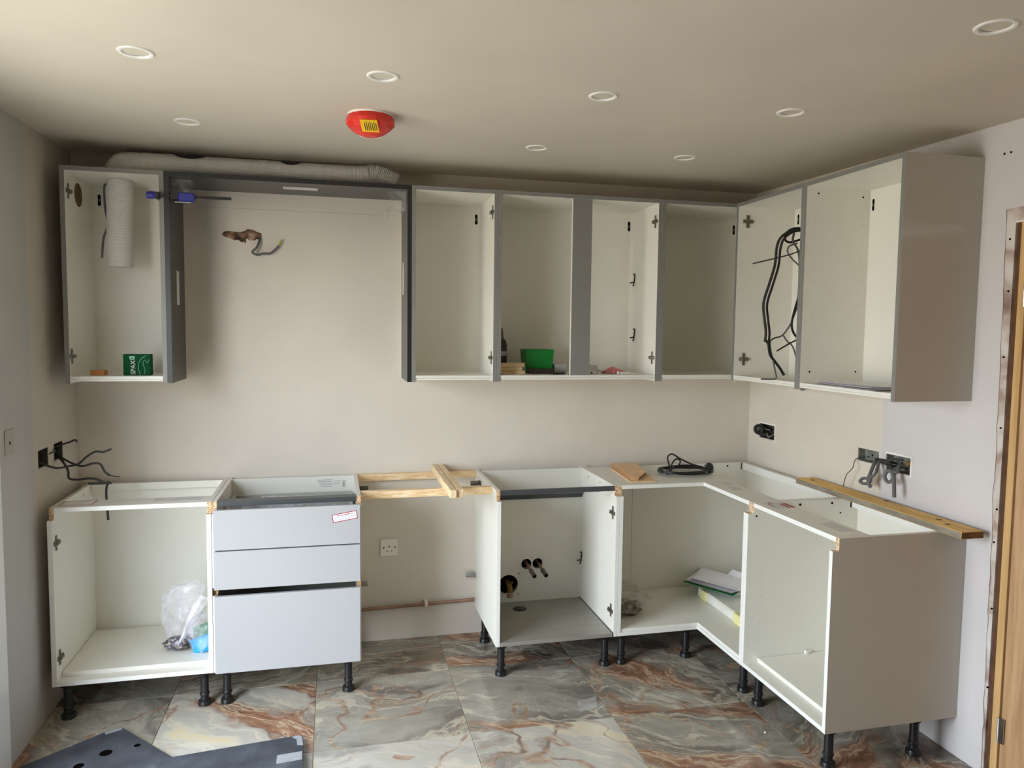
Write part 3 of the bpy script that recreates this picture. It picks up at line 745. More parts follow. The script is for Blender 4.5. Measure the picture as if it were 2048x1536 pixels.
# --- wall units
WZ0, WZ1 = 1.353, 2.235
def wall_unit(name, label, f, a, b, d, slots=(), ext=(0, 0), left=True, right=True):
    loc = f((a + b) / 2, d / 2, WZ0)
    t = thing(name, label, 'cabinet', loc)
    ms = [M['white'], M['grey_edge'], M['white_bright'], M['grey_panel']]
    for (p, q), e_, on, o_ in (((a, a + T), ext[0], left, 0), ((b - T, b), ext[1], right, 1)):
        if not on: continue
        mb = lbox(MB(), f, p, q, 0, d, WZ0, WZ1, 0, 1)
        if e_:      # the outer face of an end panel is light grey
            tgt = {(BACK, 0): '-x', (BACK, 1): '+x', (RIGHT, 0): '+y', (RIGHT, 1): '-y'}[(f, o_)]
            mb.mi[['-z', '+z', '-y', '+x', '+y', '-x'].index(tgt)] = 3
        obj('side_panel', mb, ms, t)
    obj('top_panel', lbox(MB(), f, a + T, b - T, 0, d, WZ1 - T, WZ1, 0, 1), ms, t)
    mb = lbox(MB(), f, a + T, b - T, 0, d - .001, WZ0 + .0175, WZ0 + .0295, 0, 0)
    lbox(mb, f, a + T, b - T, 0, d - .004, WZ0 + .0085, WZ0 + .0165, 0, 0)
    obj('bottom_panel', mb, ms, t)
    obj('back_panel', lbox(MB(), f, a + T, b - T, .014, .022, WZ0 + .0295, WZ1 - T), M['white'], t)
    for u, z in slots:
        p = f(u, .0222, z); ax = (1, 0, 0) if f is BACK else (0, 1, 0)
        nrm = (0, 1, 0) if f is BACK else (1, 0, 0)
        mb = MB(); pts = []
        for k in range(16):
            an = 2 * PI * k / 16; yy = math.sin(an) * .0065 + (.019 if math.sin(an) > 0 else -.019)
            pts.append((math.cos(an) * .0065, yy))
        mb.prism(pts, lambda q, r, w: tuple(Vector(p) + Vector(ax) * q + Vector((0, 0, r)) - Vector(nrm) * w), 0, .0006)
        h = obj('hanger_slot', mb, M['hole'], t)
        obj('hanger_hook', MB().obox(Vector(p) - Vector(nrm) * .0012, Vector(ax) * .003, Vector(nrm) * .0008, (0, 0, .006)), M['steel'], h)
    return t

w1 = wall_unit('wall_cabinet', 'open narrow wall cabinet at far left with white duct hanging inside', BACK, -3.361, -2.973, .373, [(-3.312, 2.155)], (1, 0))
for y, z in ((-.333, 2.140), (-.345, 1.465)): hinge_plate(w1, (-3.343, y, z), (1, 0, 0), (0, -1, 0))
obj('cut_out', MB().lathe((-3.343, -.204, 2.145), [(.050, .0004), (.050, -.0008)], 28, 'x'), mat('raw_cut_out', srgb(104, 84, 54), .95, var=.2, scale=30), w1)['label'] = 'round cut-out with a raw brown edge'
w2 = wall_unit('wall_cabinet', 'open single wall cabinet right of the dark extractor frame', BACK, -1.946, -1.5505, .373, [(-1.587, 2.149)])
for z in (2.139, 1.464): hinge_plate(w2, (-1.5685, -.338, z), (-1, 0, 0), (0, -1, 0))
w3 = wall_unit('wall_cabinet', 'open double wall cabinet with grey middle post holding tubs and boxes', BACK, -1.549, -.7355, .373, [(-.7535 - .01 + .0, 2.150)])
mb = MB().box(-1.190, -1.094, -.373, -.355, WZ0 + .0305, WZ1 - T - .0005, 0, {'-y': 1})
obj('middle_post', mb, [M['white'], M['grey_edge']], w3)
for z in (2.133, 1.467): hinge_plate(w3, (-.7535, -.338, z), (-1, 0, 0), (0, -1, 0))
clip(w3, -.7535, -.10, 1.858, 1); clip(w3, -.7535, -.115, 1.572, 1)
w4 = wall_unit('wall_cabinet', 'open empty wall cabinet running into the room corner', BACK, -.734, -.002, .373, [(-.148, 2.158)], right=True)
wr_ = .336
w6 = wall_unit('wall_cabinet', 'open wall cabinet on the right wall with loops of cable inside', RIGHT, .374, .9195, wr_, [(.424, 2.165)])
for z in (2.147, 1.463): hinge_plate(w6, (-.284, -.392, z), (0, -1, 0), (-1, 0, 0))
w7 = wall_unit('wall_cabinet', 'wall cabinet at right end showing its plain grey end panel', RIGHT, .9205, 1.497, wr_, [(.957, 2.152)], (0, 1))
mb = MB()
for k in range(14):
    for q in (.29, .06): mb.lathe((-q, -(.9205 + T), 1.47 + k * .05), [(.0018, .0003), (.0018, -.0006)], 6, 'y')
pn = obj('shelf_pin_holes', mb, M['grey_ink'], w7, closed=False); pn['kind'] = 'stuff'
for q, z in ((.28, 2.19), (.06, 2.185), (.29, 1.43), (.06, 1.43)): obj('screw_hole', MB().lathe((-q, -(.9205 + T), z), [(.004, .0004), (.004, -.001)], 8, 'y'), M['hole'], w7)
obj('lower_lip', MB().box(-.334, -.318, -.952, -.9385, WZ0 - .003, WZ0 + .004), M['grey_edge'], w7)

# --- dark extractor frame
fr = thing('extractor_frame', 'dark grey three-sided frame for an extractor between the left wall cabinets', 'frame', (-2.46, -.2, WZ0))
dm = [M['dark'], M['dark_edge']]
fb = -.070
obj('side_board', MB().box(-2.9725, -2.953, -.373, fb, WZ0, WZ1 - .020, 0, {'-y': 1}), dm, fr, bevel=.0005)
obj('side_board', MB().box(-1.966, -1.9465, -.373, fb, WZ0, WZ1 - .020, 0, {'-y': 1}), dm, fr, bevel=.0005)
obj('top_board', MB().box(-2.9725, -1.9465, -.373, fb, WZ1 - .020, WZ1, 0, {'-y': 1}), dm, fr, bevel=.0005)
obj('label_strip', MB().box(-2.953, -2.9524, -.250, -.195, 1.687, 1.835), M['label_strip'], fr)
obj('label_strip', MB().box(-1.9666, -1.966, -.20, -.13, 1.757, 1.908), M['label_strip'], fr)
obj('label_strip', MB().box(-2.506, -2.356, -.275, -.215, WZ1 - .0206, WZ1 - .020), M['label_strip'], fr)
for s, xx in ((1, -2.953), (-1, -1.966)):
    z = WZ1 - .0202; P = lambda a, b, c: (xx + s * a, b, z - c)
    mb = MB().add([P(.001, -.33, .001), P(.085, -.30, .001), P(.001, -.28, .075), P(.05, -.26, .05), P(.001, -.16, .001), P(.07, -.17, .001), P(.001, -.18, .075), P(.03, -.25, .09)],
                  [(0, 1, 3), (0, 3, 2), (1, 5, 3), (4, 5, 3), (4, 3, 6), (2, 3, 6), (2, 7, 3), (6, 7, 3)])
    o = obj('corner_protector', mb, M['film_thin'], fr, closed=False); o['label'] = 'clear plastic corner protector'
    if s < 0:
        mb = MB()
        for k in range(4): mb.tube([P(.055 + .004 * k, -.25, .055), P(.075 + .008 * k, -.25, .085 + .006 * k), P(.072 + .012 * k - .02, -.25, .115 - .003 * k)], .0035, 5)
        obj('crumpled_wrap', mb, M['film_thin'], o, smooth=True)

# ---------------------------------------------------------------- duct, clamp, cables up top
def ribs(path, R, n, amp, seg=26, squash=(1, 1), cap=True):
    P = catmull([Vector(p) for p in path], max(4, n // (len(path) - 1)))
    mb = MB(); N = len(P)
    T_ = [(P[min(i + 1, N - 1)] - P[max(i - 1, 0)]).normalized() for i in range(N)]
    a = Vector((0, 1, 0)); v, f = [], []
    for i in range(N):
        a = (a - T_[i] * a.dot(T_[i])).normalized(); B = T_[i].cross(a)
        for k in range(seg):
            t = 2 * PI * k / seg
            rr = R * (1 + amp * (1 if i % 2 else -1) + .02 * noise.noise((i * .3, k * .7, 1)))
            v.append(P[i] + a * math.cos(t) * rr * squash[0] + B * math.sin(t) * rr * squash[1])
    for i in range(N - 1):
        for k in range(seg):
            k2 = (k + 1) % seg; f.append([i * seg + k, i * seg + k2, (i + 1) * seg + k2, (i + 1) * seg + k])
    if cap: f += [list(range(seg))[::-1], [(N - 1) * seg + k for k in range(seg)]]
    return mb.add(v, f)
duct = thing('flexible_duct', 'white ribbed flexible duct lying on the left wall cabinets under the ceiling', 'duct', (-2.6, -.19, WZ1))
obj('duct_run', ribs([(-3.195, -.195, 2.246), (-3.175, -.195, 2.278), (-3.12, -.195, 2.291), (-2.8, -.195, 2.291), (-2.5, -.195, 2.291), (-2.2, -.195, 2.290), (-2.13, -.195, 2.292), (-2.07, -.19, 2.290)], .049, 130, .018, squash=(1.25, .98)), M['duct'], duct, smooth=False)
obj('duct_end', ribs([(-2.135, -.19, 2.297), (-2.09, -.19, 2.297), (-2.045, -.19, 2.283), (-2.005, -.19, 2.262)], .056, 40, .045, squash=(1.25, .9)), M['duct'], duct)
obj('duct_drop', ribs([(-3.181, -.195, 2.2165), (-3.183, -.195, 2.12), (-3.187, -.195, 2.0), (-3.191, -.195, 1.848)], .052, 72, .012), M['duct'], duct)
mb = MB().tube([(-3.15, -.22, 2.341), (-2.9, -.205, 2.342), (-2.6, -.20, 2.343), (-2.3, -.20, 2.343), (-2.13, -.20, 2.348)], .0018, 6)
obj('draw_cord', mb, M['cable_dark'], duct, smooth=True)
for xc, hw in ((-2.893, .066), (-2.472, .046)):
    mb = MB(); n_ = 14; v = []
    for i in range(n_ + 1):
        u = i / n_ * 2 - 1; h = math.sqrt(max(0, 1 - u * u))
        for k in range(6):
            a_ = math.radians(96 + (k / 5 - .45) * 62 * h)          # over the crown and down the viewer side
            v.append((xc + u * hw, -.195 + .0635 * math.cos(a_ + .35), 2.291 + .0505 * math.sin(a_ + .35)))
    mb.add(v, [(i * 6 + k, i * 6 + k + 1, i * 6 + k + 7, i * 6 + k + 6) for i in range(n_) for k in range(5)])
    obj('black_tape', mb, M['cable_black'], duct, closed=False, smooth=True)
tag(obj('cable_loop', MB().tube([(-3.365 + .052 * math.cos(t_ / 24 * 2 * PI), -.105 + .075 * math.sin(t_ / 24 * 2 * PI), WZ1 + .030 + .024 * math.sin(t_ / 24 * 2 * PI)) for t_ in range(25)], .004, 6, smooth=False), M['cable_black'], smooth=True), 'loop of black cable lying on top of the far left wall cabinet', 'cable')
tag(obj('cable', MB().tube([(-3.25, -.12, 2.214), (-3.254, -.16, 2.19), (-3.247, -.18, 2.10), (-3.238, -.18, 2.03), (-3.256, -.18, 1.97), (-3.262, -.19, 1.885)], .0048, 8), M['cable_grey'], smooth=True), 'grey cable hanging beside the white duct in the far left wall cabinet', 'cable')
cl = thing('bar_clamp', 'blue and black bar clamp gripping the frame and far left wall cabinet', 'clamp', (-2.90, -.39, 2.128))
yc = -.392
obj('bar', MB().box(-2.99, -2.706, yc - .003, yc + .003, 2.125, 2.137), M['black'], cl)
obj('handle', MB().lathe((-3.036, yc, 2.131), [(.0, 0), (.013, .003), (.0155, .012), (.0155, .030), (.012, .036), (.0, .037)], 12, 'x'), M['clamp_blue'], cl, smooth=True)
obj('fixed_jaw', MB().box(-3.003, -2.986, yc - .010, yc + .060, 2.118, 2.144).box(-2.992, -2.975, yc + .035, yc + .060, 2.112, 2.150).box(-3.012, -3.0, yc - .008, yc + .008, 2.124, 2.138), M['black'], cl, bevel=.002)
obj('sliding_jaw', MB().box(-2.945, -2.905, yc - .009, yc + .030, 2.116, 2.142).box(-2.952, -2.944, yc + .022, yc + .06, 2.112, 2.148), M['black'], cl, bevel=.002)
obj('trigger_grip', MB().box(-2.912, -2.848, yc - .015, yc + .015, 2.110, 2.146), M['clamp_blue'], cl, bevel=.005)
obj('release_lever', MB().box(-2.925, -2.862, yc - .012, yc - .008, 2.103, 2.107), M['chrome'], cl)

# cable in the broken plaster
t = thing('cable', 'grey cable with a green and yellow tip emerging from broken wall plaster', 'cable', (-2.6, -.02, 1.94))
obj('sheath', MB().tube([(-2.628, .0, 2.018), (-2.630, -.018, 2.0), (-2.641, -.03, 1.969), (-2.660, -.035, 1.947), (-2.638, -.035, 1.934), (-2.611, -.03, 1.942), (-2.581, -.025, 1.944), (-2.555, -.02, 1.966), (-2.541, -.02, 1.983)], .0055, 8), M['cable_grey'], t, smooth=True)
obj('bare_end', MB().tube([(-2.541, -.02, 1.983), (-2.534, -.02, 2.0), (-2.532, -.02, 2.012)], .0042, 8), M['earth'], t, smooth=True)['label'] = 'green and yellow sleeved wire end'

# loops of cable in W6
random.seed(11)
cy = -.76
def pth(pts, y=cy, jit=0): return [(x, y + (k % 3 - 1) * jit, z) for k, (x, z) in enumerate(pts)]
t = thing('cable_bundle', 'tangled grey and black cables hanging in the right wall cabinet', 'cable', (-.3, cy, WZ0 + .03))
A = [(-.225, 2.060), (-.285, 2.055), (-.335, 2.025), (-.355, 1.98), (-.362, 1.90), (-.385, 1.82), (-.412, 1.73), (-.405, 1.66), (-.395, 1.60), (-.398, 1.555)]
obj('strand', MB().tube(pth(A), .0062, 8), M['cable_dark'], t, smooth=True)
obj('strand', MB().tube(pth([(x + .011, z - .003) for x, z in A], cy - .012), .0054, 8), M['cable_black'], t, smooth=True)
obj('strand', MB().tube(pth([(-.392, 1.56), (-.38, 1.545), (-.37, 1.50), (-.345, 1.468), (-.318, 1.438), (-.295, 1.405)]), .0062, 8), M['cable_black'], t, smooth=True)
obj('strand', MB().tube(pth([(-.215, 1.77), (-.245, 1.70), (-.275, 1.63), (-.312, 1.585), (-.352, 1.572), (-.372, 1.555), (-.365, 1.51), (-.35, 1.46), (-.34, 1.42), (-.333, 1.395), (-.345, 1.3865), (-.385, 1.3865), (-.41, 1.3865)]), .0038, 8), M['cable_grey'], t, smooth=True)
obj('strand', MB().tube(pth([(-.312, 1.585), (-.292, 1.56), (-.262, 1.535), (-.24, 1.48)], cy - .01), .0038, 8), M['cable_grey'], t, smooth=True)
obj('strand', MB().tube(pth([(-.215, 2.07), (-.265, 2.068), (-.300, 2.05), (-.310, 2.02), (-.285, 2.005), (-.23, 2.02)], cy + .01), .005, 8), M['cable_black'], t, smooth=True)
obj('strand', MB().tube(pth([(-.27, 2.045), (-.275, 2.01), (-.25, 1.975), (-.238, 1.93), (-.235, 1.86), (-.235, 1.78), (-.24, 1.73)]), .005, 8), M['cable_grey'], t, smooth=True)
obj('strand', MB().tube(pth([(-.26, 2.0), (-.30, 1.985), (-.308, 1.96), (-.285, 1.93), (-.245, 1.90)], cy - .012), .0038, 8), M['cable_grey'], t, smooth=True)
obj('strand', MB().tube([(-.215, cy, 1.985), (-.29, cy - .015, 1.95), (-.46, cy + .02, 1.905)], .003, 8), M['cable_dark'], t, smooth=True)
obj('strand', MB().tube(pth([(-.235, 1.76), (-.252, 1.70), (-.265, 1.64), (-.255, 1.60), (-.232, 1.575)]), .0054, 8), M['cable_black'], t, smooth=True)
obj('strand', MB().tube(pth([(-.225, 1.575), (-.28, 1.55), (-.345, 1.515)], cy - .015), .0036, 8), M['cable_black'], t, smooth=True)

# papers in W7
mb = MB()
def sheet(mb, c, ax, ay, h, curl=0, nx=8, th=.0006, bend=0):
    c, ax, ay = Vector(c), Vector(ax), Vector(ay); v = []
    for side in (0, 1):
        for i in range(nx + 1):
            u = i / nx * 2 - 1
            for s in (-1, 1): v.append(c + ax * u + ay * s + Vector((0, 0, h + curl * u * u + bend * max(0, u) ** 2 - th * side)))
    k = 2 * (nx + 1); f = []
    for i in range(nx):
        a = 2 * i; f.append((a, a + 2, a + 3, a + 1)); f.append((k + a, k + a + 1, k + a + 3, k + a + 2))
        f.append((a, k + a, k + a + 2, a + 2)); f.append((a + 1, a + 3, k + a + 3, k + a + 1))
    f += [(0, 1, k + 1, k), (2 * nx, k + 2 * nx, k + 2 * nx + 1, 2 * nx + 1)]
    return mb.add(v, f)
zf = WZ0 + .0295
t = thing('paper_stack', 'thin stack of printed papers on the floor of the right end wall cabinet', 'papers', (-.24, -1.20, zf))
for k in range(5):
    o = obj('sheet', sheet(MB(), (-.235 + .006 * k, -1.20 - .012 * (k % 3), zf), (.03 * (k % 2), .19, 0), (.095, -.012 * k, 0), .0015 + .003 * k, .0008), M['paper'] if k != 1 else M['paper_grey'], t)

# things in W1
gb = thing('screw_box', 'dark green screw carton standing on the far left wall cabinet floor', 'box', (-3.107, -.28, zf))
g0 = MB().box(-3.160, -3.054, -.305, -.255, zf, zf + .090)
gbx = obj('carton', g0, M['green_box'], gb, bevel=.001)
yb = -.3056
mb = MB(); text_mb(mb, 'SPAX', .026, lambda u, v, w: (-3.121 - v, yb + .0004 - w * .3, zf + .034 + u))
obj('lettering', mb, M['carton_white'], gb, closed=False)
mb = MB().add([(-3.136, yb, zf + .082), (-3.114, yb, zf + .082), (-3.116, yb, zf + .067), (-3.133, yb, zf + .067)], [(0, 1, 2, 3)])
lg = obj('pale_emblem', mb, M['green_ink'], gb, closed=False)
obj('emblem_square', MB().box(-3.127, -3.121, yb - .0006, yb - .0001, zf + .071, zf + .077), M['green_box'], lg)
mb = MB().tube([(-3.092, yb, zf + .002), (-3.100, yb, zf + .024), (-3.099, yb, zf + .050), (-3.088, yb, zf + .072), (-3.070, yb, zf + .084)], .0011, 5)
mb.tube([(-3.078, yb, zf + .004), (-3.075, yb, zf + .026), (-3.083, yb, zf + .05), (-3.075, yb, zf + .066), (-3.066, yb, zf + .053), (-3.058, yb, zf + .067)], .0008, 5)
obj('screw_drawing', mb, M['green_ink'], gb, smooth=True)
tag(obj('wood_block', MB().prism([(-3.293, -.29), (-3.235, -.305), (-3.232, -.262), (-3.288, -.255)], z3, zf, zf + .021), M['wood_block'], bevel=.001), 'small orange brown wood block left of the green carton', 'wood block')

# things in W3
def carton(name, label, cat, b, m, bevel=.001): return tag(obj(name, MB().box(*b), M[m], bevel=bevel), label, cat)
bt = thing('glue_bottle', 'dark bottle with brown cap standing behind wood offcuts at left', 'bottle', (-1.484, -.13, zf))
obj('body', MB().lathe((-1.484, -.13, zf), [(0, 0), (.036, 0), (.037, .005), (.037, .140), (.030, .162), (.020, .170), (0, .170)], 20), M['carton_dark'], bt, smooth=True)
obj('cap', MB().lathe((-1.484, -.13, zf + .170), [(.020, 0), (.020, .008), (.016, .045), (.010, .055), (0, .055)], 16), M['carton_brown'], bt, smooth=True)
obj('bottle_label', MB().lathe((-1.484, -.13, zf + .085), [(.0374, 0), (.0374, .022)], 20), M['carton_grey'], bt, smooth=True)
random.seed(4)
for k, (x_, w_, y_, s) in enumerate(((-1.455, .070, -.235, 'lowest of the three light wood offcuts under the dark bottle'), (-1.462, .058, -.24, 'middle of the three light wood offcuts under the dark bottle'), (-1.458, .064, -.238, 'topmost of the three light wood offcuts under the dark bottle'))):
    tag(obj('wood_offcut', MB().obox((x_, y_, zf + .0085 + k * .0172), Vector((w_, .008 * (k - 1), 0)), Vector((-.004 * (k - 1), .038, 0)), (0, 0, .0083)), M['wood_scrap'], bevel=.001), s, 'wood offcut', 'light wood offcuts in the double wall cabinet')
carton('carton', 'low white carton behind the wood offcuts and left of green tub', 'box', (-1.44, -1.352, -.185, -.13, zf, zf + .052), 'carton_white')
tb = thing('plastic_tub', 'bright green square plastic tub in the double wall cabinet', 'tub', (-1.298, -.16, zf))
p = [(-.070, -.055), (.070, -.055), (.070, .055), (-.070, .055)]
mb = MB(); R0, R1, H = .92, 1.04, .118
v = [(-1.298 + x_ * R0, -.16 + y_ * R0, zf) for x_, y_ in p] + [(-1.298 + x_ * R1, -.16 + y_ * R1, zf + H) for x_, y_ in p] + [(-1.298 + x_ * (R1 - .05), -.16 + y_ * (R1 - .05), zf + H) for x_, y_ in p] + [(-1.298 + x_ * (R0 - .05), -.16 + y_ * (R0 - .05), zf + .003) for x_, y_ in p]
f = [(0, 1, 2, 3), (12, 15, 14, 13)]
for r in range(3):
    for k in range(4): f.append((r * 4 + k, r * 4 + (k + 1) % 4, r * 4 + 4 + (k + 1) % 4, r * 4 + 4 + k))
obj('tub_body', mb.add(v, f), M['green_tub'], tb, bevel=.002)
carton('carton', 'flat dark brown carton lying in front of the green tub', 'box', (-1.362, -1.242, -.275, -.225, zf, zf + .026), 'carton_dark')
tag(obj('screwdriver_bit_case', MB().box(-1.262, -1.196, -.315, -.285, zf, zf + .010), M['black'], bevel=.003), 'thin black case at the foot of the green tub, right side', 'case')
carton('carton', 'grey carton left of the middle post beside green tub', 'box', (-1.218, -1.152, -.20, -.14, zf, zf + .045), 'carton_grey')
carton('carton', 'grey carton right of the middle post in the double wall cabinet', 'box', (-1.09, -1.005, -.25, -.19, zf, zf + .040), 'carton_grey')
cc = thing('carton', 'tiny white carton with a dark dot beside the middle post', 'box', (-1.066, -.325, zf))
obj('carton_body', MB().box(-1.083, -1.048, -.34, -.31, zf, zf + .020), M['carton_white'], cc, bevel=.001)
obj('printed_dot', MB().lathe((-1.070, -.3404, zf + .010), [(.0045, 0), (.0045, .0006)], 12, 'y'), M['ink'], cc)
tag(obj('folded_leaflet', sheet(MB(), (-.955, -.235, zf), (.045, .01, 0), (0, .035, 0), .006, .012), M['paper']), 'folded white leaflet left of the red packet', 'leaflet')
mb = MB().add([(-.975, -.22, zf + .010), (-.905, -.19, zf + .034), (-.845, -.23, zf + .008), (-.92, -.27, zf + .020), (-.975, -.22, zf + .001), (-.845, -.23, zf + .001), (-.92, -.27, zf + .001), (-.905, -.19, zf + .001)], [(0, 1, 3), (1, 2, 3), (0, 3, 6, 4), (3, 2, 5, 6), (2, 1, 7, 5), (1, 0, 4, 7), (4, 6, 5, 7)])
tag(obj('red_packet', mb, M['red_packet'], bevel=.001), 'creased pinkish red plastic packet on the double wall cabinet floor', 'packet')
tag(obj('wall_plug_packet', MB().box(-.915, -.86, -.315, -.295, zf, zf + .012).box(-.925, -.917, -.318, -.300, zf, zf + .016), M['carton_white'], bevel=.002), 'little white packet in front of the red packet', 'packet')

# ---------------------------------------------------------------- ceiling fittings
LP = [(-2.812, -1.482, 'downlight at the upper left of the ceiling, nearest the left wall'), (-2.145, -1.468, 'downlight just in front of the red smoke alarm cover'),
      (-1.453, -1.468, 'downlight in the ceiling middle, right of red cover and second in its row'), (-.785, -1.478, 'downlight of the front row nearest the right wall'),
      (-.761, -2.254, 'large looking downlight at the top right corner of the picture'), (-2.814, -.728, 'rear row downlight above the far left wall cabinet'),
      (-2.147, -.727, 'rear row downlight half hidden behind the red smoke alarm cover'), (-1.464, -.715, 'rear row downlight above the double wall cabinet'),
      (-.800, -.729, 'rear row downlight nearest the right wall cabinets')]
src = None
for x, y, lab in LP:
    z = cz(y)
    if src is None:
        src = t = thing('downlight', 'white recessed ' + lab, 'downlight', (x, y, z), 'recessed ceiling downlights')
        obj('bezel', MB().lathe((x, y, z), [(.034, .004), (.034, -.001), (.037, -.004), (.044, -.0045), (.047, -.002), (.0475, .001)], 36), M['downlight'], t, smooth=True, closed=False)
        obj('lens', MB().lathe((x, y, z), [(.0, .0005), (.034, .0005)], 36), M['lens'], t, closed=False)
    else:
        r = src.copy(); COL.objects.link(r); r.location = (x, y, z); r['label'] = 'white recessed ' + lab
        for ch in list(src.children):
            c = ch.copy(); COL.objects.link(c); c.parent = r

sx, sy = -2.160, -1.02; sz = cz(sy)
sa = thing('smoke_alarm', 'smoke alarm under a red dust cover on the ceiling', 'smoke alarm', (sx, sy, sz))
obj('base', MB().lathe((sx, sy, sz), [(.0, -.001), (.080, -.001), (.080, -.008), (.076, -.010), (0, -.010)], 32), M['downlight'], sa, smooth=True)
random.seed(9)
mb = MB(); v, f = [], []; seg = 18
prof = [(.080, -.008), (.087, -.024), (.085, -.036), (.070, -.052), (.048, -.066), (.022, -.076)]
for r, h in prof:
    for k in range(seg):
        t_ = 2 * PI * k / seg; q = 1 + .05 * noise.noise((math.cos(t_) * 2, math.sin(t_) * 2, h * 60)) * (h < -.01)
        v.append((sx + r * q * math.cos(t_), sy + r * q * math.sin(t_), sz + h + .004 * noise.noise((k, h * 80, 3)) * (h < -.01)))
for i in range(len(prof) - 1):
    for k in range(seg):
        k2 = (k + 1) % seg; f.append((i * seg + k, i * seg + k2, (i + 1) * seg + k2, (i + 1) * seg + k))
f.append([(len(prof) - 1) * seg + k for k in range(seg)])
obj('dust_cover', mb.add(v, f), M['red'], sa)['label'] = 'crumpled red plastic dust cover'
def lab(u, v, w):   # sticker on the lower viewer side of the cover
    c = Vector((sx - .006, sy - .0695, sz - .0555)); a = Vector((1, 0, .03)).normalized(); nn = Vector((0, -.72, -.70)); bb = Vector((.22, .62, -.70)).normalized()
    return tuple(c + a * u + bb * v + nn * w)
def lq(mb, u0, u1, v0, v1, w0, w1):
    P = [lab(u0, v0, w0), lab(u1, v0, w0), lab(u1, v1, w0), lab(u0, v1, w0), lab(u0, v0, w1), lab(u1, v0, w1), lab(u1, v1, w1), lab(u0, v1, w1)]
    return mb.add(P, [(0, 3, 2, 1), (4, 5, 6, 7), (0, 1, 5, 4), (1, 2, 6, 5), (2, 3, 7, 6), (3, 0, 4, 7)])
ys_ = obj('yellow_sticker', lq(MB(), -.029, .029, -.022, .022, -.002, .0035), M['yellow'], sa); ys_['label'] = 'yellow sticker with lines of black print'
mb = MB()
for k in range(7): lq(mb, -.017 + k * .0064, -.0143 + k * .0064, -.013 - .004 * (k % 2), .017, .003, .0040)
obj('printed_lines', mb, M['ink'], ys_)

# ---------------------------------------------------------------- wall boxes, switch, socket
def back_box(label, y0, y1, z0, z1, side, m, depth=.035):
    s = 1 if side == 'right' else -1; X = XR if s > 0 else XL
    t = thing('back_box', label, 'socket box', (X, (y0 + y1) / 2, z0))
    b = lambda d: X + s * d
    mb = MB()
    for q in ((y0 + .001, y1 - .001, z0 + .001, z0 + .003), (y0 + .001, y1 - .001, z1 - .003, z1 - .001), (y0 + .001, y0 + .003, z0 + .003, z1 - .003), (y1 - .003, y1 - .001, z0 + .003, z1 - .003)):
        mb.box(b(.002), b(depth), *q)
    mb.box(b(depth), b(depth + .002), y0 + .001, y1 - .001, z0 + .001, z1 - .001)
    obj('box_shell', mb, m, t)
    w = y1 - y0; ko = MB()
    for ky, kz in ((.3, .55), (.62, .5), (.8, .3), (.45, .25)):
        ko.lathe((b(depth - .0005), y0 + w * ky, z0 + (z1 - z0) * kz), [(.0045, 0), (.0045, -s * .0008)], 10, 'x')
    obj('knock_outs', ko, M['hole'], t)
    return t
b1 = back_box('dark back box nearest the viewer in the left wall, cables coming out', -.489, -.380, 1.022, 1.094, 'left', M['boxdark'])
b2 = back_box('dark back box nearest the corner in the left wall, cables coming out', -.316, -.212, 1.024, 1.096, 'left', M['boxdark'])
r1 = back_box('dark back box in the right wall nearest the room corner', -.254, -.112, 1.022, 1.100, 'right', M['boxdark'])
r2 = back_box('galvanised back box in the right wall over the timber plank', -1.036, -.905, 1.030, 1.088, 'right', M['boxmetal'])
r3 = back_box('open back box with twisted wires in the right wall, nearest the oak door', -1.217, -1.080, 1.019, 1.090, 'right', M['boxmetal'])
for t_, (y0, y1, z0, z1) in ((r1, SOCK_R[0]), (r3, SOCK_R[2])):
    g = .007; mb = MB()
    for q in ((y0 - g, y1 + .002, z1, z1 + g), (y0 - g, y0, z0 - g, z1)): mb.box(-.0012, 0, *q)
    obj('filler_edge', mb, M['filler'], t_)
lp = thing('cable_coil', 'short black cable rolled up in the right wall box nearest the corner', 'cable', (.0, -.15, 1.06))
obj('coil', MB().tube([(.02, -.20, 1.04), (-.01, -.17, 1.045), (-.03, -.13, 1.05), (-.03, -.115, 1.075), (-.02, -.14, 1.09), (-.015, -.165, 1.07), (-.02, -.15, 1.045), (-.025, -.13, 1.06), (-.01, -.15, 1.075), (.02, -.19, 1.07)], .009, 8), M['cable_black'], lp, smooth=True)
obj('cable_end', MB().tube([(.02, -.22, 1.05), (-.005, -.21, 1.035), (.0, -.19, 1.05), (.02, -.18, 1.04)], .006, 8), M['cable_grey'], lp, smooth=True)
def cable(label, strands, loc):
    t = thing('cable', label, 'cable', loc)
    for pts, r, m in strands: obj('strand', MB().tube(pts, r, 8), M[m], t, smooth=True)
    return t
cable('grey cable knotted in a loop hanging from the galvanised right wall box', [
    ([(.025, -1.00, 1.05), (-.02, -1.035, 1.04), (-.055, -1.055, 1.00), (-.06, -1.05, .975), (-.06, -1.057, .952), (-.055, -1.062, .94)], .008, 'cable_grey'),
    ([(.025, -1.02, 1.05), (-.02, -1.06, 1.045), (-.055, -1.085, 1.005), (-.06, -1.066, .985), (-.055, -1.053, .962), (-.055, -1.02, .948), (-.06, -1.00, .955), (-.06, -1.02, .972), (-.06, -1.05, .975)], .007, 'cable_grey')], (0, -1.05, .94))
cable('thin dark wire curving from galvanised box down to the timber plank', [([(.02, -.93, 1.05), (-.01, -.905, 1.035), (-.045, -.93, 1.0), (-.055, -.905, .965), (-.055, -.888, .915), (-.055, -.887, .9045)], .0018, 'cable_dark')], (0, -.9, .9))
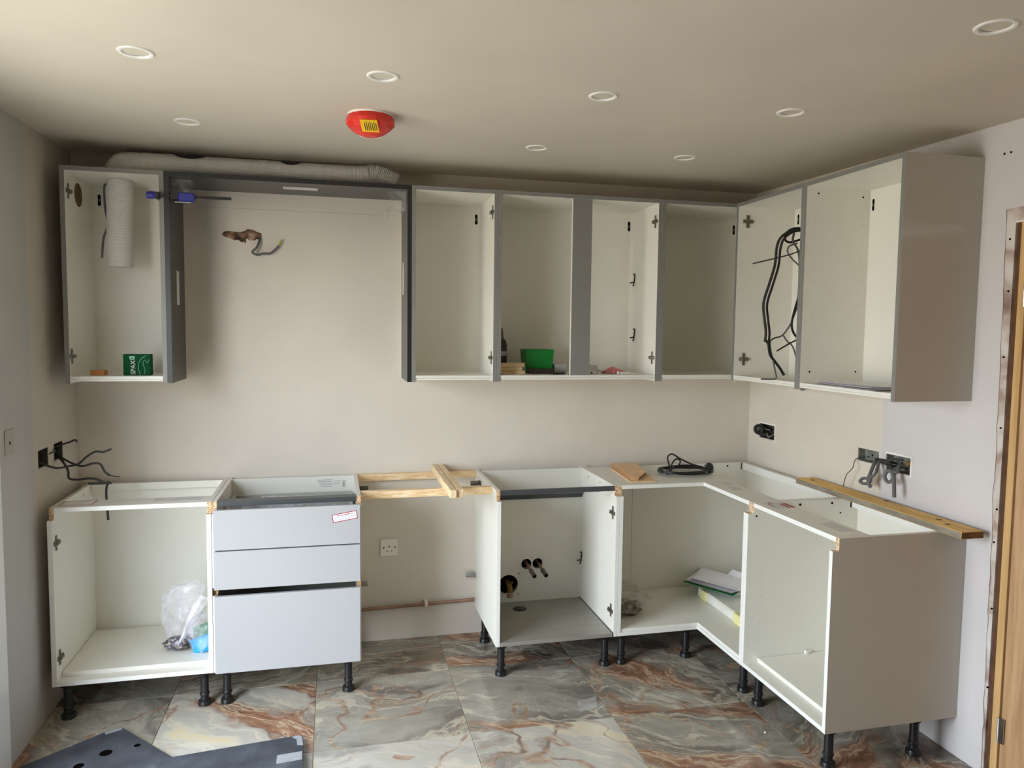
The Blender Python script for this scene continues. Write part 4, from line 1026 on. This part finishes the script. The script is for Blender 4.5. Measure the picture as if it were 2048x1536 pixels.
cable('twisted grey wires curling out of the wall box beside the oak door', [
    ([(.025, -1.12, 1.04), (-.02, -1.13, 1.045), (-.055, -1.11, 1.062), (-.06, -1.15, 1.066), (-.055, -1.19, 1.085), (-.055, -1.235, 1.088)], .0055, 'cable_dark'),
    ([(.025, -1.11, 1.05), (-.02, -1.10, 1.062), (-.06, -1.085, 1.068)], .0055, 'cable_dark'),
    ([(.025, -1.18, 1.05), (-.01, -1.17, 1.05), (-.04, -1.19, 1.03), (-.055, -1.16, 1.032), (-.06, -1.145, 1.005), (-.06, -1.165, .985), (-.055, -1.185, 1.0), (-.055, -1.18, 1.025), (-.055, -1.17, 1.03)], .0075, 'cable_grey'),
    ([(.025, -1.15, 1.045), (-.02, -1.165, 1.04), (-.05, -1.185, 1.015), (-.06, -1.20, .985), (-.06, -1.205, .93)], .008, 'cable_grey'),
    ([(.028, -1.19, 1.06), (.005, -1.195, 1.065)], .011, 'brass')], (0, -1.15, .93))
cable('dark cable rising from left wall box nearest the viewer to a cut end', [([(XL - .02, -.43, 1.04), (XL + .03, -.40, 1.01), (-3.368, -.34, 1.005), (-3.335, -.33, 1.012), (-3.305, -.33, 1.04), (-3.27, -.33, 1.062), (-3.24, -.33, 1.06), (-3.208, -.33, 1.072)], .0046, 'cable_dark')], (XL, -.4, 1.0))
cable('dark cable drooping to a thin bare end above the far left base cabinet', [([(XL - .02, -.27, 1.055), (XL + .03, -.30, 1.03), (-3.352, -.33, 1.012), (-3.318, -.33, 1.002), (-3.281, -.33, 1.012), (-3.252, -.33, 1.008), (-3.235, -.33, .975), (-3.215, -.33, .958)], .0046, 'cable_dark'), ([(-3.217, -.33, .959), (-3.19, -.33, .953), (-3.178, -.33, .953)], .0022, 'cable_dark')], (XL, -.3, .95))
cable('dark cable dropping from the left wall box into the far left base cabinet', [([(XL - .02, -.25, 1.05), (XL + .03, -.31, 1.02), (-3.375, -.33, .985), (-3.372, -.33, .952), (-3.34, -.33, .945), (-3.305, -.33, .948), (-3.27, -.33, .945), (-3.235, -.33, .928), (-3.222, -.33, .93), (-3.230, -.33, .908), (-3.232, -.33, .87), (-3.229, -.33, .80), (-3.227, -.33, .768)], .005, 'cable_dark'), ([(-3.30, -.33, .927), (-3.26, -.33, .926), (-3.21, -.33, .927)], .005, 'cable_dark')], (XL, -.3, .8))
cable('short twisted wire stub between the two left wall boxes', [([(XL - .01, -.385, 1.06), (XL + .012, -.345, 1.07), (XL - .005, -.312, 1.075)], .003, 'cable_dark'), ([(XL - .02, -.25, 1.075), (XL + .03, -.235, 1.09), (XL + .06, -.25, 1.103), (XL + .07, -.26, 1.095)], .004, 'cable_dark')], (XL, -.3, 1.06))
sw = thing('switch_plate', 'square satin blanking plate with centre hole on the left wall', 'switch', (XL, -.753, 1.126))
obj('plate', MB().box(XL, XL + .004, -.791, -.715, 1.126, 1.215), M['satin_plate'], sw, bevel=.0015)
obj('cord_hole', MB().lathe((XL + .004, -.753, 1.166), [(.006, .001), (.006, -.001)], 14, 'x'), M['ink'], sw)
so = thing('wall_socket', 'single white wall socket between drawer cabinet and sink cabinet', 'socket', (-2.021, 0, .439))
obj('plate', MB().box(-2.064, -1.978, -.009, 0, .440, .527), M['plate'], so, bevel=.003)
mb = MB()
for x_, z_ in ((-2.048, .484), (-2.020, .489), (-1.991, .486)): mb.lathe((x_, -.0088, z_), [(.0042, 0), (.0042, -.0006)], 12, 'y')
for x_, z_ in ((-2.030, .466), (-2.008, .466)): mb.lathe((x_, -.0088, z_), [(.0032, 0), (.0032, -.0006)], 12, 'y')
obj('pin_holes', mb, M['ink'], so)

# ---------------------------------------------------------------- plumbing
pp = thing('copper_pipe', 'dull copper pipe running low along the back wall', 'pipe', (-1.87, -.03, .16))
obj('tube', MB().tube([(-2.30, -.030, .176), (-1.84, -.030, .184), (-1.585, -.030, .188)], .0085, 12, smooth=False), M['copper'], pp, smooth=True)
obj('pipe_clip', MB().box(-1.842, -1.826, -.042, 0, .172, .198), M['carton_white'], pp, bevel=.002)
obj('joint', MB().tube([(-1.86, -.030, .1835), (-1.845, -.030, .184)], .0105, 12, smooth=False), M['copper'], pp, smooth=True)
for nm, x_, xe, ze in (('left', -1.3085, -1.296, .337), ('right', -1.2475, -1.234, .341)):
    q = thing('water_pipe', 'dull metal water pipe stub poking from the %s of two sink cabinet holes' % nm, 'pipe', (x_, -.05, .36))
    obj('tube', MB().tube([(x_ + .004, -.005, .372), (xe - .004, -.125, .349)], .0075, 10, smooth=False), M['copper'], q, smooth=True)
    A_, B_ = Vector((xe - .005, -.118, .351)), Vector((xe, -.170, .339))
    obj('isolator_valve', MB().tube([A_, A_.lerp(B_, .3), A_.lerp(B_, .34), A_.lerp(B_, .62), A_.lerp(B_, .66), B_], lambda t: .0125 if (t < .3 or t > .7) else .0095, 8, smooth=False), M['steel'], q)
    obj('pipe_bore', MB().tube([B_, B_ + (B_ - A_).normalized() * .001], .0085, 10, smooth=False), M['hole'], q)
wp = thing('waste_fitting', 'brass drain valve poking from the large hole in sink cabinet back', 'pipe', (-1.405, -.06, .24))
obj('elbow', MB().tube([(-1.405, -.01, .27), (-1.405, -.06, .268), (-1.405, -.085, .255), (-1.406, -.09, .222)], .014, 10), M['brass'], wp, smooth=True)
obj('lever', MB().tube([(-1.40, -.075, .275), (-1.388, -.08, .285)], .006, 8, smooth=False).tube([(-1.41, -.07, .275), (-1.415, -.075, .285)], .006, 8, smooth=False), M['brass'], wp)
obj('outlet', MB().tube([(-1.406, -.088, .235), (-1.406, -.092, .208)], .0165, 12, smooth=False), M['copper'], wp, smooth=True)

# ---------------------------------------------------------------- timber over the dishwasher gap
random.seed(1)
tag(obj('timber_batten', MB().box(-2.178, -1.579, -.030, -.004, .834, .868), M['pine'], bevel=.0015), 'pine batten along the back wall across the empty appliance gap', 'batten', 'pine battens bridging the appliance gap')
tag(obj('timber_batten', MB().box(-2.178, -1.579, -.425, -.395, .833, .868), M['pine'], bevel=.0015), 'pine batten across the front of the empty appliance gap', 'batten', 'pine battens bridging the appliance gap')
for lab_, xa, xb in (('left of two loose pine offcuts laid across the gap battens', -1.806, -1.7775), ('right of two loose pine offcuts laid across the gap battens', -1.7745, -1.746)):
    e_ = .012 if lab_[0] == 'r' else 0
    tag(obj('timber_offcut', MB().box(xa, xb, -.632 + e_, -.008, .8685, .9045), M['pine_y'], bevel=.0015), lab_, 'batten', 'loose pine offcuts on the gap battens')
def bracket(label, x, y, z, s):
    mb = MB().box(x, x + s * .003, y - .018, y + .018, z - .012, z + .012).box(x + s * .003, x + s * .048, y + .004, y + .018, z - .012, z - .009).box(x + s * .003, x + s * .048, y + .015, y + .018, z - .010, z + .010)
    mb.lathe((x + s * .03, y + .014, z), [(.004, 0), (.004, -.002)], 10, 'y')
    return tag(obj('angle_bracket', mb, M['zinc'] if 'low' in label else M['steel']), label, 'bracket')
bracket('grey angle bracket on the sink cabinet side under the loose offcuts', -1.579, -.15, .828, -1)
bracket('grey angle bracket low on the sink cabinet side near the pipe', -1.579, -.04, .322, -1)
bracket('dark angle bracket high on the drawer cabinet side', -2.178, -.15, .822, 1)
bracket('small angle bracket low on the drawer cabinet side near the pipe', -2.178, -.04, .312, 1)

# plank along the right wall
pk = thing('timber_plank', 'yellowed timber plank with weathered grey edge lying along the right wall', 'plank', (-.07, -1.1, ZT))
c0, c1 = Vector((-.064, -.617, ZT + .0135)), Vector((-.078, -1.610, ZT + .0135)); dv = (c1 - c0) / 2; w = Vector((.048, -.0007, 0))
mb = MB().obox((c0 + c1) / 2, w, dv, (0, 0, .013)); mb.mi = [1, 0, 1, 1, 1, 1]
mb.mi = [1, 0, 2, 1, 2, 1]
obj('board', mb, [M['pine_dark'], M['pine_grey'], M['pine_end']], pk, bevel=.0015)
for k, (y_, x_) in enumerate(((-.68, -.065), (-1.13, -.03), (-1.44, -.06), (-1.505, -.085))):
    obj('knot', MB().lathe((x_, y_, ZT + .0266), [(0, 0), (.012 - .002 * (k % 2), 0), (.009, .0006), (0, .0006)], 14), M['pine_end'], pk)

# offcuts of hardboard and the coiled lead on the corner unit
tag(obj('hardboard_offcut', MB().prism([(-.872, -.10), (-.908, -.462), (-.778, -.470), (-.748, -.31)], z3, ZT, ZT + .006), M['ply'], bevel=.0005), 'lower tan hardboard offcut lying on the corner cabinet', 'offcut', 'hardboard offcuts on the corner cabinet')
tag(obj('hardboard_offcut', MB().prism([(-.848, -.055), (-.888, -.43), (-.862, -.455), (-.765, -.325), (-.712, -.075)], z3, ZT + .006, ZT + .021, 0, {0: 1, 1: 1, 2: 1, 3: 1, 4: 1}), [M['ply'], M['ply_edge']], bevel=.0005), 'thicker upper tan hardboard offcut on top of the other', 'offcut', 'hardboard offcuts on the corner cabinet')
co_ = thing('power_lead', 'coiled black power lead with moulded plug on the corner cabinet', 'cable', (-.53, -.29, ZT))
random.seed(21); pts = []
for k in range(0, 6 * 14):
    t_ = 2 * PI * k / 14; turn = k / 14
    rr = 1 + .22 * noise.noise((turn * 1.3, 2, 0)) + .05 * noise.noise((k * .4, 9, 0))
    pts.append((-.535 + .02 * math.sin(turn * 2.1) + .128 * rr * math.cos(t_), -.285 + .015 * math.cos(turn * 1.7) + .088 * rr * math.sin(t_), ZT + .005 + .003 * turn + .012 * abs(noise.noise((k * .23, 7, 1)))))
mbc = MB().tube(pts, .0036, 6)
obj('flex_coil', mbc, M['cable_black'], co_, smooth=True)
obj('flex_loop', MB().tube([(-.640, -.33, ZT + .02), (-.645, -.335, ZT + .055), (-.655, -.335, ZT + .095), (-.63, -.335, ZT + .110), (-.585, -.335, ZT + .085), (-.52, -.33, ZT + .055), (-.46, -.32, ZT + .038)], .0042, 6), M['cable_black'], co_, smooth=True)
obj('flex_loop', MB().tube([(-.620, -.31, ZT + .02), (-.618, -.31, ZT + .055), (-.595, -.31, ZT + .080), (-.572, -.31, ZT + .068), (-.585, -.31, ZT + .042), (-.612, -.31, ZT + .03)], .0042, 6), M['cable_black'], co_, smooth=True)
pg = obj('plug', MB().lathe((-.415, -.325, ZT + .032), [(0, -.013), (.022, -.013), (.026, -.008), (.026, .004), (.019, .013), (0, .013)], 18, 'x'), M['cable_black'], co_, smooth=True)
obj('plug_pins', MB().box(-.446, -.428, -.329, -.322, ZT + .042, ZT + .048).box(-.444, -.428, -.338, -.332, ZT + .022, ZT + .026).box(-.444, -.428, -.318, -.312, ZT + .022, ZT + .026), M['chrome'], pg)
obj('connector', MB().box(-.665, -.640, -.325, -.300, ZT + .002, ZT + .026), M['carton_grey'], co_, bevel=.003)

# ---------------------------------------------------------------- bags and loose contents in the base units
def crumple(c, size, seed, amp=.28, sub=4, flat=0.0, shape=None):
    bm = bmesh.new(); bmesh.ops.create_icosphere(bm, subdivisions=sub, radius=1)
    for v in bm.verts:
        p = v.co.copy(); o_ = Vector((seed, seed * 2.1, 0))
        r = 1 + amp * noise.noise(p * 1.6 + o_) + amp * .7 * (abs(noise.noise(p * 3.7 + o_)) - .25) + amp * .25 * noise.noise(p * 9 + o_)
        q = p * r
        if shape: q = shape(q)
        v.co = Vector((q.x * size[0], q.y * size[1], q.z * size[2]))
    z0 = min(v.co.z for v in bm.verts)
    mb = MB(); vs = []
    for v in bm.verts: vs.append((c[0] + v.co.x, c[1] + v.co.y, max(c[2] + v.co.z - z0 - flat, c[2])))
    bm.verts.index_update()
    mb.add(vs, [[v.index for v in f.verts] for f in bm.faces]); bm.free()
    return mb
zs = ZB + 2 * T
def bag_shape(q):      # broad open mouth, narrow bottom
    k = .62 + .42 * max(0, q.z + .2)
    return Vector((q.x * k + .18 * max(0, q.z), q.y * k, q.z))
pb = tag(obj('plastic_bag', crumple((-2.945, -.33, zs), (.115, .085, .145), 3.3, .34, 4, .012, bag_shape), M['film'], smooth=True, closed=False), 'crumpled clear plastic bag standing in the far left base cabinet', 'bag')
pts_ = [(-2.838, -.375, zs + .235), (-2.872, -.395, zs + .190), (-2.900, -.405, zs + .140), (-2.922, -.412, zs + .085), (-2.945, -.412, zs + .040)]
mb = MB(); v = []
for k, (x_, y_, z_) in enumerate(pts_):
    w_ = .020 - .004 * k
    v += [(x_ - w_, y_, z_ + w_ * .5), (x_, y_ - .012, z_), (x_ + w_ * 1.1, y_ + .002, z_ - w_ * .5)]
mb.add(v, [(3 * k + q, 3 * k + q + 1, 3 * k + q + 4, 3 * k + q + 3) for k in range(4) for q in (0, 1)])
obj('folded_edge', mb, film_mat('folded_film', srgb(244, 242, 248), .42), pb, closed=False)
tag(obj('fixings_heap', crumple((-2.955, -.345, zs + .002), (.062, .045, .028), 8.1, .3, 3, .01), M['screws']), 'dark heap of mixed fixings in the bottom of the clear plastic bag', 'fixings', kind='stuff')
def packet(name, label, c, ax, ay, h, m, puff=.4):
    c, ax, ay = Vector(c), Vector(ax), Vector(ay); nn = ax.cross(ay).normalized(); n_ = 8; mb = MB(); v, f = [], []
    for s in (1, -1):
        for i in range(n_ + 1):
            for j in range(n_ + 1):
                u, w_ = i / n_ * 2 - 1, j / n_ * 2 - 1
                b_ = max(0, (1 - abs(u) ** 3) * (1 - abs(w_) ** 3)) ** .6
                v.append(c + ax * u + ay * w_ + nn * s * (h * b_ + .0004) + nn * .006 * noise.noise((u * 3, w_ * 3, s)))
    k = (n_ + 1) ** 2
    for s in (0, 1):
        for i in range(n_):
            for j in range(n_):
                a_ = s * k + i * (n_ + 1) + j; f.append((a_, a_ + n_ + 1, a_ + n_ + 2, a_ + 1))
    rim = [i * (n_ + 1) for i in range(n_ + 1)] + [n_ * (n_ + 1) + j for j in range(1, n_ + 1)] + [i * (n_ + 1) + n_ for i in range(n_ - 1, -1, -1)] + [j for j in range(n_ - 1, 0, -1)]
    for i in range(len(rim)):
        a_, b_ = rim[i], rim[(i + 1) % len(rim)]; f.append((a_, b_, k + b_, k + a_))
    return tag(obj(name, mb.add(v, f), m, smooth=True), label, 'packet')
bl = packet('blue_packet', 'sky blue plastic packet with white patches lying beside the clear bag', (-2.842, -.400, zs + .036), (.05, -.005, .018), (-.012, .012, .030), .012, [M['blue_packet']])
packet('green_packet', 'folded green leaflet pack behind the sky blue packet', (-2.850, -.34, zs + .060), (.045, .0, .014), (-.006, .014, .036), .008, [M['green_packet']])
tag(obj('plastic_bag', crumple((-2.855, -.375, zs), (.058, .075, .085), 6.2, .30, 4, .01), M['film'], smooth=True, closed=False), 'smaller clear plastic bag wrapped round the blue and green packets', 'bag')
# clear wrap inside the top drawer
tag(obj('plastic_wrap', crumple((-2.475, -.40, .740), (.235, .085, .060), 12.7, .45, 5, .01), M['film'], smooth=True, closed=False), 'clear plastic wrap bulging in the open top drawer', 'wrapping')
tag(obj('drawer_parts', MB().box(-2.70, -2.55, -.47, -.22, .718, .765).box(-2.54, -2.27, -.45, -.25, .718, .748), M['black'], bevel=.004), 'dark fittings packed under clear wrap in the top drawer', 'fittings')
# corner unit contents
zc_ = ZB + 2 * T - .004
tag(obj('plastic_bag', crumple((-.845, -.36, zc_), (.105, .075, .058), 5.4, .42, 4, .008, lambda q: Vector((q.x, q.y, q.z * (1.25 - .85 * (q.x + .2))))), M['film_grey'], smooth=True, closed=False), 'greyish see-through bag of brown fixings at left of the corner cabinet', 'bag')
tag(obj('fixings_heap', crumple((-.865, -.36, zc_ + .002), (.075, .055, .036), 2.2, .4, 3, .008), M['brown_parts']), 'brown fixings heaped inside the greyish bag in the corner cabinet', 'fixings', kind='stuff')
pkx = thing('wrapped_pack', 'white foam pack taped in yellow lying in the corner cabinet', 'pack', (-.2, -.35, zc_))
B0 = [(-.395, -.20), (-.395, -.62), (-.10, -.72), (-.085, -.12)]
pkb = obj('pack_body', MB().prism(B0, z3, zc_, zc_ + .050), M['pack_white'], pkx, bevel=.008)
obj('pack_top', crumple((-.20, -.26, zc_ + .050), (.12, .13, .022), 4.4, .3, 3, .012), M['pack_white'], pkx, smooth=True)
for q in ((-.400, -.385, -.30, -.24), (-.400, -.36, -.64, -.575)): obj('yellow_tape', MB().box(q[0], q[1], q[2], q[3], zc_ + .001, zc_ + .0515), M['pack_yellow'], pkx, bevel=.002)
obj('yellow_tape', MB().box(-.34, -.22, -.150, -.135, zc_ + .001, zc_ + .0525), M['pack_yellow'], pkx, bevel=.002)
zp = zc_ + .086
tag(obj('card_folder', sheet(MB(), (-.310, -.245, zp), (.095, .075, .0), (-.075, .125, 0), -.008, .004, th=.0012), M['folder_green']), 'green card folder under the white papers in the corner cabinet', 'folder')
t = thing('paper_stack', 'white instruction papers fanned on a green folder in the corner cabinet', 'papers', (-.31, -.24, zp))
for k in range(4):
    obj('sheet', sheet(MB(), (-.308 + .004 * k, -.235 - .006 * k, zp), (.088 - .004 * k, .072 + .006 * k, .004), (-.072, .118, 0), .003 + .003 * k, .003 + .004 * k, bend=-.006 * k), M['paper_grey'] if k % 2 == 0 else M['paper'], t)
obj('sheet', sheet(MB(), (-.235, -.285, zp), (.095, .035, .0), (-.030, .085, 0), -.002, 0, bend=.035), M['paper'], t)

# ---------------------------------------------------------------- foam boards and scraps on the floor
f1 = thing('foam_board', 'charcoal foam board lying on the floor tiles nearest the left wall', 'board', (-3.1, -.95, 0))
obj('board', MB().prism([(-3.395, -.862), (-3.165, -.672), (-3.108, -.652), (-2.74, -1.06), (-3.02, -1.42), (-3.40, -1.25)], z3, .001, .011), M['foam'], f1, bevel=.001)
obj('tape_strip', MB().prism([(-3.165, -.678), (-3.112, -.655), (-3.105, -.668), (-3.158, -.694)], z3, .0112, .0118), M['tape'], f1)
for x_, y_, r_ in ((-3.02, -.80, .012), (-3.12, -.83, .022), (-3.19, -.90, .018)): obj('dent', MB().lathe((x_, y_, .0110), [(0, 0), (r_, 0), (r_ * .8, .0005), (0, .0005)], 14), M['hole'], f1)
f2 = thing('foam_board', 'charcoal foam board with taped corner lying over the other board', 'board', (-2.65, -1.05, 0))
obj('board', MB().prism([(-2.425, -.878), (-2.412, -.892), (-2.392, -1.45), (-3.02, -1.42), (-2.90, -.935)], z3, .0125, .0235), M['foam'], f2, bevel=.001)
obj('tape_strip', MB().prism([(-2.452, -.886), (-2.427, -.882), (-2.416, -.895), (-2.410, -.955), (-2.432, -.950), (-2.436, -.905), (-2.45, -.895)], z3, .0237, .0243), M['tape'], f2)
obj('tape_strip', MB().prism([(-2.50, -1.005), (-2.412, -.995), (-2.410, -1.05), (-2.50, -1.06)], z3, .0237, .0243), M['tape'], f2)
tag(obj('film_scrap', sheet(MB(), (-1.243, -.852, .0005), (.045, .01, 0), (.012, .045, 0), .001, .002), M['film_thin'], closed=False), 'scrap of clear film on the tiles in front of the sink cabinet', 'scrap')
tag(obj('paint_fleck', MB().lathe((-.620, -1.213, .0004), [(0, 0), (.005, 0), (.003, .003), (0, .003)], 8), M['filler']), 'tiny white plaster fleck on the tiles left of the right end cabinet', 'fleck')
